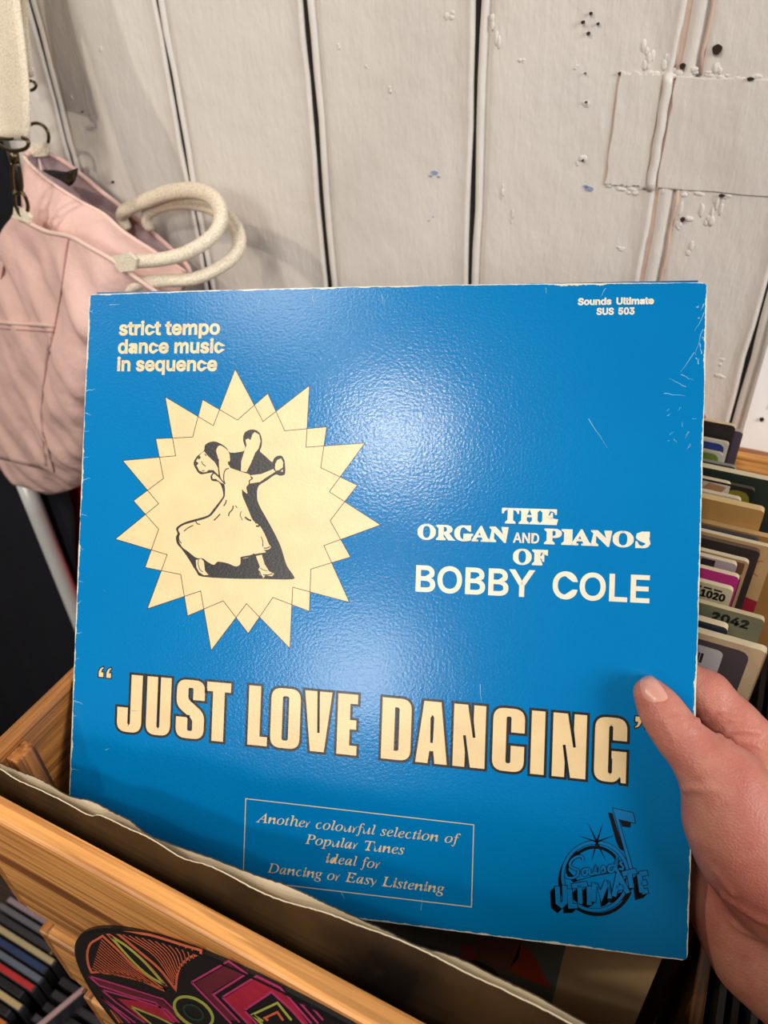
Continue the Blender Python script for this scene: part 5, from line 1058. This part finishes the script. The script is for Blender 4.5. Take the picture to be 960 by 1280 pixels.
def grow(parts, h, k, extra=None):
    ap = [q for c in parts for q in c]; lo = np.min([q[0] - q[1] for q in ap], 0) - 2.5 * h; hi = np.max([q[0] + q[1] for q in ap], 0) + 2.5 * h
    dm = np.ceil((hi - lo) / h).astype(int) + 1
    Gp = np.stack(np.meshgrid(*[lo[a] + np.arange(dm[a]) * h for a in range(3)], indexing='ij'), -1); d = None
    for c in parts:
        for (a, ra), (b_, rb) in zip(c[:-1], c[1:]):
            q = capsule(Gp, a, b_, ra, rb); d = q if d is None else smin(d, q, k)
    V, F = surface_nets(d, lo, h); return adj_smooth(V, F, 2), F
bv, bf = grow(parts, .014, .05)
me = mesh_of('body', bv - np.array(PB), [tuple(map(int, q)) for q in bf], True); link('body', me, fabric('dark_jacket', rgb(38, 40, 48), wr=.2), person)
me = None
hp = [S_((.02, -.355, 1.66, .088), (.02, -.37, 1.69, .092)), S_((.02, -.325, 1.585, .055), (.02, -.36, 1.62, .07)), S_((.035, -.39, 1.50, .052), (.025, -.375, 1.58, .055)), S_((.02, -.262, 1.640, .009), (.02, -.248, 1.617, .014)), S_((-.071, -.36, 1.65, .012), (-.075, -.365, 1.63, .012)), S_((.111, -.36, 1.65, .012), (.115, -.365, 1.63, .012)), S_((.0, -.272, 1.585, .007), (.04, -.272, 1.585, .007))]
kv, kf = grow(hp, .0065, .014); link('head', mesh_of('head', kv - np.array(PB), [tuple(map(int, q)) for q in kf], True), M_skin, person)
kv, kf = grow([S_((.02, -.385, 1.70, .092), (.02, -.395, 1.66, .092)), S_((-.03, -.345, 1.735, .045), (.07, -.345, 1.735, .045))], .010, .03); link('hair', mesh_of('hair', kv - np.array(PB), [tuple(map(int, q)) for q in kf], True), simple('brown_hair', rgb(70, 48, 34), .6, .2, 80, .5), person)
for sx in (-.014, .054):
    kv, kf = grow([S_((sx, -.277, 1.660, .010), (sx, -.276, 1.660, .010))], .004, .003); link('eye', mesh_of('eye', kv - np.array(PB), [tuple(map(int, q)) for q in kf], True), matte('eye_white', rgb(220, 216, 210), .2), person)
# ------------------------------------------------------------------ pink canvas bag hanging by the wall
M_pink = fabric('pink_canvas', rgb(226, 188, 178), wr=0.5, var=0.07, weave=1500, folds=26, fold_depth=0.014)
M_lining = fabric('mauve_lining', rgb(188, 164, 168), wr=0.3, weave=1500)
M_web = fabric('cotton_webbing', rgb(240, 230, 210), wr=0.1, weave=650)
M_brass = new_mat('antique_brass', rgb(92, 80, 56), 0.32, metal=0.9)[0]
M_stitch = simple('stitching', rgb(176, 128, 122), 0.9)
M_rimc = fabric('bag_binding', rgb(232, 200, 186), wr=0.15, weave=1500)
bag = empty('canvas_bag', tuple(atY(60, 610, 0.50))); tag(bag, 'pale pink canvas shoulder bag with cream rope handles, hanging on the wall at left', 'bag')
BO = Vector(bag.location)
def pch(o):
    o.parent = bag; o.location = -BO; return o
def curve_px(pts, n):
    """resample a px/Y polyline to n points"""
    S = np.array(smooth_path(pts, 12)); L = np.r_[0, np.cumsum(np.hypot(*(np.diff(S[:, :2], axis=0).T)))]
    t = np.linspace(0, L[-1], n); return np.stack([np.interp(t, L, S[:, c]) for c in range(S.shape[1])], 1)
def wr(x, y, s, ph):
    return (math.sin(x * 41 * s + 3.1 * math.sin(y * 23 * s + ph)) + 0.7 * math.sin(y * 57 * s + 2.3 * math.sin(x * 35 * s - ph)) + 0.5 * math.sin((x + y) * 91 * s + ph)) / 2.2
def sheet(name, curves, n, m, mat, thick=0.0016, wrinkle=0.003, bulge=0.0, ph=0.0, both=True, sc=1.0):
    C = [curve_px(c, n) for c in curves]; rows = []
    K = len(C)
    for j in range(m):
        t = j / (m - 1) * (K - 1); i = min(int(t), K - 2); f = t - i
        if K == 2: q = C[0] * (1 - f) + C[1] * f
        else:
            p0 = C[max(0, i - 1)]; p1 = C[i]; p2 = C[i + 1]; p3 = C[min(K - 1, i + 2)]
            q = 0.5 * (2 * p1 + (-p0 + p2) * f + (2 * p0 - 5 * p1 + 4 * p2 - p3) * f * f + (-p0 + 3 * p1 - 3 * p2 + p3) * f ** 3)
        rows.append(q)
    V = []; F = []
    for j, q in enumerate(rows):
        tv = j / (m - 1)
        for i in range(n):
            tu = i / (n - 1); px, py, Y = q[i]
            Y = Y - bulge * math.sin(math.pi * min(1, max(0, tu))) * math.sin(math.pi * tv) ** 0.8
            p = atY(px, py, Y); w = wrinkle * wr(p[0], p[2], sc, ph) * min(1, 6 * tv + .15)
            V.append(Vector((p[0], p[1] + w, p[2])))
    nn = len(V); V += [v + Vector((0, thick, 0)) for v in V]
    for j in range(m - 1):
        for i in range(n - 1):
            a = j * n + i; F.append((a, a + n, a + n + 1, a + 1)); F.append((nn + a, nn + a + 1, nn + a + n + 1, nn + a + n))
    for i in range(n - 1):
        F.append((i, i + 1, nn + i + 1, nn + i)); a = (m - 1) * n + i; F.append((a, nn + a, nn + a + 1, a + 1))
    for j in range(m - 1):
        a = j * n; F.append((a, nn + a, nn + a + n, a + n)); a = j * n + n - 1; F.append((a, a + n, nn + a + n, nn + a))
    return pch(link(name, mesh_of(name, V, F, True), mat))
# front body, pillow shaped
rimF = [(16, 268, .505), (24, 273, .500), (38, 280, .492), (60, 290, .482), (88, 296, .472), (112, 309, .465), (140, 325, .462), (175, 351, .465), (210, 375, .475)]
def rowc(y0, xl, xr, y1, Yl, Yc, Yr): return [(xl, y0, Yl), (xl * .72 + xr * .28, y0 + (y1 - y0) * .28 + 2, (Yl + Yc) / 2), (xl * .45 + xr * .55, (y0 + y1) / 2 + 4, Yc), (xl * .18 + xr * .82, y0 + (y1 - y0) * .8 + 2, (Yc + Yr) / 2), (xr, y1, Yr)]
body = [rimF, rowc(320, -8, 206, 400, .515, .448, .490), rowc(400, -28, 200, 440, .530, .438, .500), rowc(490, -30, 192, 500, .535, .440, .505), rowc(565, -14, 182, 552, .530, .455, .510), rowc(600, 14, 170, 578, .525, .485, .515), [(30, 606, .530), (45, 614, .520), (62, 618, .515), (85, 613, .512), (110, 603, .512), (140, 590, .520)]]
sheet('front_body', body, 70, 90, M_pink, thick=.002, wrinkle=.0060, ph=1.0, sc=1.3)
bodyb = [[(x, y, .535) for x, y, Y in c] for c in body]
sheet('rear_body', bodyb, 24, 24, M_pink, thick=.002, wrinkle=.001, ph=2.0)
sheet('side_gusset', [[(18, 268, .512), (6, 282, .522), (0, 292, .530)], [(10, 300, .510), (-4, 315, .525), (-12, 330, .536)], [(0, 350, .512), (-18, 380, .53), (-30, 400, .538)]], 12, 16, M_pink, wrinkle=.001)
# patch pocket and stitching follow the front of the bag
fb = bag.children[0]; FV = [v.co.copy() for v in fb.data.vertices]
bvb = BVHTree.FromPolygons(FV, [tuple(p.vertices) for p in fb.data.polygons])
def on_bag(x, y, lift=0.0):
    h = bvb.ray_cast(Vector(CAM_POS), Vector(ray(x, y)).normalized())
    if h[0] is None: return Vector(tuple(atY(x, y, .46)))
    return h[0] - Vector(ray(x, y)).normalized() * lift
def lay(name, pts, r, mat, lift, n=5): return pch(tube(name, [tuple(on_bag(p[0], p[1], lift)) for p in smooth_path(pts, n)], r, mat, None, seg=6))
TL_, TR_, BL_, BR_ = (-24, 402), (67, 407), (-8, 572), (58, 588)
V = []; F = []; a_, b_n = 22, 30
for j in range(b_n + 1):
    t = j / b_n; l_ = np.array(TL_) * (1 - t) + np.array(BL_) * t; r_ = np.array(TR_) * (1 - t) + np.array(BR_) * t; r_ = r_ + np.array([-10 * math.sin(math.pi * t), 0])
    for i in range(a_ + 1): q = l_ + (r_ - l_) * i / a_; V.append(on_bag(q[0], q[1], .0030 + .0015 * math.exp(-3 * t) * math.sin(math.pi * i / a_)))
nn = len(V); V += [v + Vector((0, .004, 0)) for v in V]; w_ = a_ + 1
for j in range(b_n):
    for i in range(a_): q = j * w_ + i; F.append((q, q + w_, q + w_ + 1, q + 1)); F.append((nn + q, nn + q + 1, nn + q + w_ + 1, nn + q + w_))
    for q in (j * w_, j * w_ + a_): F.append((q, nn + q, nn + q + w_, q + w_) if q % w_ == 0 else (q, q + w_, nn + q + w_, nn + q))
for i in range(a_): F.append((i, i + 1, nn + i + 1, nn + i)); q = b_n * w_ + i; F.append((q, nn + q, nn + q + 1, q + 1))
pch(link('patch_pocket', mesh_of('patch_pocket', V, F, True), M_pink))
lay('pocket_hem', [(-24, 402), (0, 403), (35, 405), (68, 407)], .0022, M_rimc, .004)
lay('pocket_stitching', [(-24, 410), (0, 411), (35, 413), (66, 415)], .0006, M_stitch, .0048)
lay('side_seam', [(86, 298), (81, 330), (76, 370), (69, 407), (60, 450), (54, 490), (52, 530), (60, 560), (68, 590)], .0010, M_stitch, .0008)
def seam(name, pts, r, mat, n=6):
    P = [tuple(atY(*p)) for p in smooth_path(pts, n)]; return pch(tube(name, P, r, mat, None, seg=6))
def bind(name, pts, r, mat, n=6):
    P = [tuple(atY(*p)) for p in smooth_path(pts, n)]; return pch(tube(name, P, r, mat, None, seg=8, flat=.8))
bind('front_rim', rimF[1:], .0026, M_rimc)
# middle and back walls of the open top
ridge = [(30, 196, .545), (38, 206, .540), (55, 222, .535), (78, 238, .530), (102, 253, .528), (130, 268, .528), (155, 290, .528), (192, 314, .528), (232, 340, .530)]
sheet('middle_wall', [ridge, [(26, 240, .532), (50, 262, .518), (80, 285, .508), (130, 305, .500), (180, 335, .505), (225, 362, .515)], [(30, 300, .520), (60, 330, .505), (100, 345, .497), (150, 365, .497), (215, 388, .510)]], 44, 30, M_pink, wrinkle=.003, ph=3.0)
bind('middle_rim', ridge, .0022, M_rimc)
backr = [(33, 193, .560), (42, 190, .572), (56, 191, .578), (72, 197, .580), (95, 213, .582), (125, 238, .582), (152, 259, .580), (185, 286, .578), (215, 312, .576), (234, 332, .570), (238, 345, .560)]
sheet('back_wall', [backr, [(40, 240, .575), (70, 262, .582), (110, 285, .582), (160, 310, .580), (230, 365, .570)], [(40, 330, .570), (90, 350, .58), (150, 370, .58), (225, 390, .57)]], 40, 20, M_lining, wrinkle=.0015, ph=5.0)
bind('back_rim', backr, .0024, M_pink)
seam('lining_seam', [(48, 196, .5755), (50, 205, .573), (52, 214, .572)], .0012, M_rimc, 3)
# black clasp tab with metal end inside the mouth
def flat_poly(name, pts, th, mat):
    n = len(pts); P = [Vector(tuple(atY(*p))) for p in pts]; V = P + [p + Vector((0, th, 0)) for p in P]
    F = [tuple(range(n)), tuple(range(n, 2 * n))[::-1]] + [(i, n + i, n + (i + 1) % n, (i + 1) % n) for i in range(n)]
    return pch(link(name, mesh_of(name, V, F), mat))
M_black = matte('black_strap', rgb(18, 18, 20), 0.6)
flat_poly('clasp_tab', [(52, 213, .560), (66, 214, .555), (80, 216, .548), (94, 211, .545), (93, 219, .545), (90, 228, .542), (86, 233, .541), (76, 226, .545), (62, 219, .552)], .004, M_black)
flat_poly('clasp_end', [(79, 222, .541), (85, 216, .541), (92, 215, .541), (91, 224, .540), (86, 229, .540), (81, 227, .540)], .003, M_brass)
# rope handles
def rope(name, pts, r): 
    P = [tuple(atY(*p)) for p in smooth_path(pts, 7)]; return pch(tube(name, P, r, M_web, None, seg=14, flat=.82))
h1 = [(158, 285, .572), (152, 270, .570), (162, 260, .566), (185, 250, .562), (210, 241, .556), (238, 238, .548), (260, 243, .540), (273, 256, .530), (276, 274, .518), (268, 292, .508), (250, 307, .496), (225, 319, .484), (196, 325, .474), (165, 327, .466)]
h2 = [(186, 285, .574), (184, 268, .572), (200, 258, .570), (228, 253, .566), (258, 257, .560), (282, 270, .552), (296, 288, .542), (299, 306, .530), (290, 323, .516), (268, 338, .502), (240, 349, .490), (205, 351, .480), (176, 354, .472), (160, 362, .470)]
rope('rope_handle', h1, .0070); rope('rope_handle', h2, .0066)
flat_poly('handle_tab', [(136, 322, .462), (160, 316, .460), (170, 325, .459), (168, 338, .458), (150, 340, .458)], .003, M_web)
# D-ring tabs
def ring(name, cx, cy, rx, ry, Y, r, a0=0, a1=360):
    P = [tuple(atY(cx + rx * math.cos(math.radians(a)), cy + ry * math.sin(math.radians(a)), Y)) for a in np.linspace(a0, a1, 22)]
    return pch(tube(name, P, r, M_brass, None, seg=8))
flat_poly('ring_tab', [(34, 180, .566), (60, 178, .570), (61, 190, .572), (58, 195, .572), (34, 197, .566)], .003, M_web)
ring('d_ring', 45, 172, 16, 18, .568, .0016, -170, 20)
ring('d_ring', 37, 107, 8, 6, .560, .0014, -90, 120)
# shoulder strap: broad webbing with a swivel hook
def strap(name, c1, c2, mat=M_web, thick=.0022, parts=26):
    A, B = curve_px(c1, parts), curve_px(c2, parts); V = []; F = []
    for a, b_ in zip(A, B):
        for k in range(7):
            q = a + (b_ - a) * k / 6; q = q.copy(); q[2] += .0045 * math.sin(math.pi * k / 6 * 1.5) ; V.append(Vector(tuple(atY(*q))))
    nn = len(V); V += [v + Vector((0, thick, 0)) for v in V]
    for j in range(parts - 1):
        for k in range(6):
            a = j * 7 + k; F.append((a, a + 7, a + 8, a + 1)); F.append((nn + a, nn + a + 1, nn + a + 8, nn + a + 7))
    for j in range(parts - 1):
        for k in (0, 6):
            a = j * 7 + k; F.append((a, a + 7, nn + a + 7, nn + a) if k else (a, nn + a, nn + a + 7, a + 7))
    for k in range(6): F.append((k, k + 1, nn + k + 1, nn + k)); a = (parts - 1) * 7 + k; F.append((a, nn + a, nn + a + 1, a + 1))
    return pch(link(name, mesh_of(name, V, F, True), mat))
strap('shoulder_strap', [(-34, -160, .56), (-30, -40, .535), (-26, 60, .515), (-16, 140, .502), (-8, 176, .497)], [(12, -160, .56), (21, -20, .535), (30, 60, .512), (36, 130, .500), (35, 176, .497)])
strap('strap_return', [(-10, -160, .575), (-2, -20, .570), (8, 60, .565), (12, 98, .562)], [(28, -160, .575), (32, 0, .570), (36, 60, .564), (41, 97, .561)])
pch(tube('hook_bar', [tuple(atY(*p)) for p in smooth_path([(-6, 178, .492), (10, 187, .489), (24, 188, .488), (34, 184, .489), (35, 176, .490), (28, 172, .494)], 5)], .0016, M_brass, None, seg=8))
pch(tube('hook_bar', [tuple(atY(*p)) for p in smooth_path([(-8, 176, .496), (0, 173, .499), (12, 174, .500), (27, 172, .499)], 4)], .0013, M_brass, None, seg=8))
bmx = tube('swivel', [tuple(atY(*p)) for p in [(17, 190, .489), (18, 196, .489), (19, 203, .489)]], .0040, M_brass, None, seg=10); pch(bmx)
for pts in ([(15, 203, .489), (15, 220, .489), (17, 236, .489), (22, 242, .489), (27, 236, .489), (26, 220, .489), (23, 204, .489)], [(18, 240, .489), (19, 255, .490), (25, 268, .492), (32, 270, .492), (35, 258, .491), (31, 245, .489), (25, 238, .489)]):
    pch(tube('swivel_hook', [tuple(atY(*p)) for p in smooth_path(pts, 4)], .0017, M_brass, None, seg=8))
flat_poly('hook_tab', [(17, 258, .494), (30, 262, .490), (38, 272, .488), (37, 280, .488), (30, 277, .489), (16, 272, .494)], .003, M_web)
# coat hook that carries the strap, above the picture
hk = tag(empty('wall_hook', (-0.70, 0.598, 1.78)), 'metal coat hook on the boarded wall from which the bag strap hangs', 'hook')
p0 = atY(-10, -160, .57)
hk.location = (float(p0[0]), .598, float(p0[2]) + .01)
tube('hook_arm', [(0, 0, 0), (0, -.03, -.006), (0, -.055, -.006), (0, -.07, .008), (0, -.07, .022)], .0045, M_brass, hk)
box('back_plate', (-.012, -.004, -.02), (.012, .0, .03), M_brass, hk, .001)

# ------------------------------------------------------------------ dark coats, red garment and rack post below the bag
def cloth(name, x0, x1, z0, z1, Y, mat, label, cat, amp=.014, freq=46, ph=0.0, root_group=None, taper=0.02, x1b=None):
    n, m = 64, 40; V = []; F = []
    for j in range(m + 1):
        tz = j / m; z = z0 + (z1 - z0) * tz
        for i in range(n + 1):
            tx = i / n; w = 1 + taper * (1 - tz); x1_ = x1 if x1b is None else x1b + (x1 - x1b) * tz; x = (x0 + x1_) / 2 + (x1_ - x0) * (tx - .5) * w
            y = Y + amp * (1.15 - tz * .4) * math.sin(x * freq + ph + .9 * math.sin(z * 6 + ph)) + .4 * amp * math.sin(x * freq * 2.3 + z * 9) 
            V.append((x, y, z))
    nn = len(V); V += [(x, y + .004, z) for x, y, z in V]; w_ = n + 1
    for j in range(m):
        for i in range(n):
            a = j * w_ + i; F.append((a, a + 1, a + w_ + 1, a + w_)); F.append((nn + a, nn + a + w_, nn + a + w_ + 1, nn + a + 1))
        for a in (j * w_, j * w_ + n): F.append((a, a + w_, nn + a + w_, nn + a) if a % w_ == 0 else (a, nn + a, nn + a + w_, a + w_))
    for i in range(n): F.append((i, nn + i, nn + i + 1, i + 1)); a = m * w_ + i; F.append((a, a + 1, nn + a + 1, nn + a))
    o = link(name, mesh_of(name, V, F, True), mat); local(o, ((x0 + x1) / 2, Y, z1)); return tag(o, label, cat, root_group)
M_coat = fabric('black_cloth', rgb(24, 25, 30), wr=0.3, weave=1200, folds=10); M_coat2 = fabric('charcoal_cloth', rgb(32, 32, 38), wr=0.3, weave=1200, folds=10); M_red = fabric('crimson_cloth', rgb(190, 12, 44), wr=0.2)
xl = float(atY(0, 250, .575)[0]); 
def xa(px, py, Y): return float(atY(px, py, Y)[0])
cloth('black_coat', -1.55, -0.736, .965, 1.42, .588, M_coat, 'black coat hanging at the left edge behind the pink bag', 'coat', amp=.0026, taper=0)
cloth('black_coat', -1.60, -0.712, .01, 1.17, .572, M_coat2, 'long black cloth hanging below the pink bag, behind the steel post', 'coat', amp=.0045, freq=60, ph=1.2, taper=0, x1b=-1.085)
cloth('red_garment', -1.12, -0.62, .01, 1.15, .592, M_red, 'crimson garment showing as a strip beside the blue record sleeve', 'garment', amp=.0016, freq=50, taper=0)
pt = atY(50, 650, .552); M_steel, nt, b = new_mat('galvanised_steel', rgb(228, 230, 226), 0.35, metal=0.15)
post = tube('steel_post', [(0, 0, -pt[2] + .002), (0, 0, -.2), (0, 0, 0.02), (0, 0, .08)], .0125, M_steel, None, seg=24)
post.location = (float(pt[0]), .552, float(pt[2])); tag(post, 'round galvanised steel rack post under the pink bag', 'post')

# ------------------------------------------------------------------ compact disc cases on a low stand, lower left
ZC = 0.34
stand = empty('disc_stand', (-0.80, .12, 0)); tag(stand, 'low dark shelf unit holding compact disc cases beside the crate', 'shelf')
for nm, lo_, hi_ in (('shelf_board', (-1.15, -.25, .195), (-.46, .50, .213)), ('side_panel', (-1.15, -.25, 0), (-1.13, .50, .195)), ('side_panel', (-.48, -.25, 0), (-.46, .50, .195))): child_box(nm, lo_, hi_, M_floor, stand, .001)
case0 = None
M_clear = simple('clear_plastic_case', rgb(58, 56, 60), 0.18, .1, 30, .05)
cols = [((30, 44, 40), 'dark green black'), ((198, 196, 196), 'white spined'), ((104, 62, 112), 'purple'), ((172, 150, 160), 'pale lilac'), ((120, 118, 128), 'silver grey'), ((66, 62, 68), 'charcoal'), ((206, 186, 140), 'long cream'), ((48, 68, 112), 'navy blue'), ((110, 122, 136), 'slate blue'), ((208, 50, 50), 'bright red'), ((28, 26, 28), 'black, below the red'), ((212, 184, 132), 'cream, below the red one'), ((24, 22, 24), 'black, above the orange'), ((220, 120, 44), 'orange'), ((26, 24, 26), 'black, below the orange'), ((112, 60, 104), 'plum purple'), ((30, 28, 28), 'black, below the plum'), ((214, 200, 160), 'pale cream nearest the bottom edge'), ((60, 90, 84), 'teal at the very bottom'), ((60, 40, 40), 'dark brown at the very bottom')]
def case(label, x1, y, c, rot=(0, 0, 0), z=.2131, wid=.142, hgt=.125, th=.0098):
    root = empty('disc_case', (x1 - wid, y, z)); root.rotation_euler = rot; tag(root, label, 'disc case', 'compact disc cases on the low shelf')
    box('case', (0, 0, 0), (wid, th, hgt), M_clear, root, .0006, 1)
    box('spine_card', (.003, .0012, hgt), (wid - .004, th - .0012, hgt + .0006), cm(c, .4), root)
    return root
for k, (c, nm) in enumerate(cols):
    y = 0.194 + (6 - k) * .0126; jit = [0, .004, -.002, .003, -.003, .002, 0, -.004, .001, 0, -.012, .003, -.01, .0, -.01, .002, -.01, 0, 0, 0][k]
    case('disc case with %s spine in the lower left row' % nm, -.677 + jit, y, c)
for k in range(8):
    case('dark disc case in the right hand row, %s' % ['rearmost', 'second from the rear', 'third from the rear', 'fourth from the rear', 'fifth from the rear', 'sixth from the rear', 'seventh from the rear', 'nearest the bottom edge'][k], -.520 + .002 * (k % 3), .235 - k * .017, [(66, 64, 70), (36, 34, 38), (84, 80, 86), (40, 38, 40), (54, 50, 56), (30, 28, 32), (72, 70, 76), (40, 36, 40)][k], z=.2131, hgt=.110)
pk = case('pinkish clear disc case standing slantwise between the two rows', -.535, .18, (196, 160, 160), rot=(0, 0, math.radians(70)), hgt=.135)
pk.location = (-.652, .06, .2131)
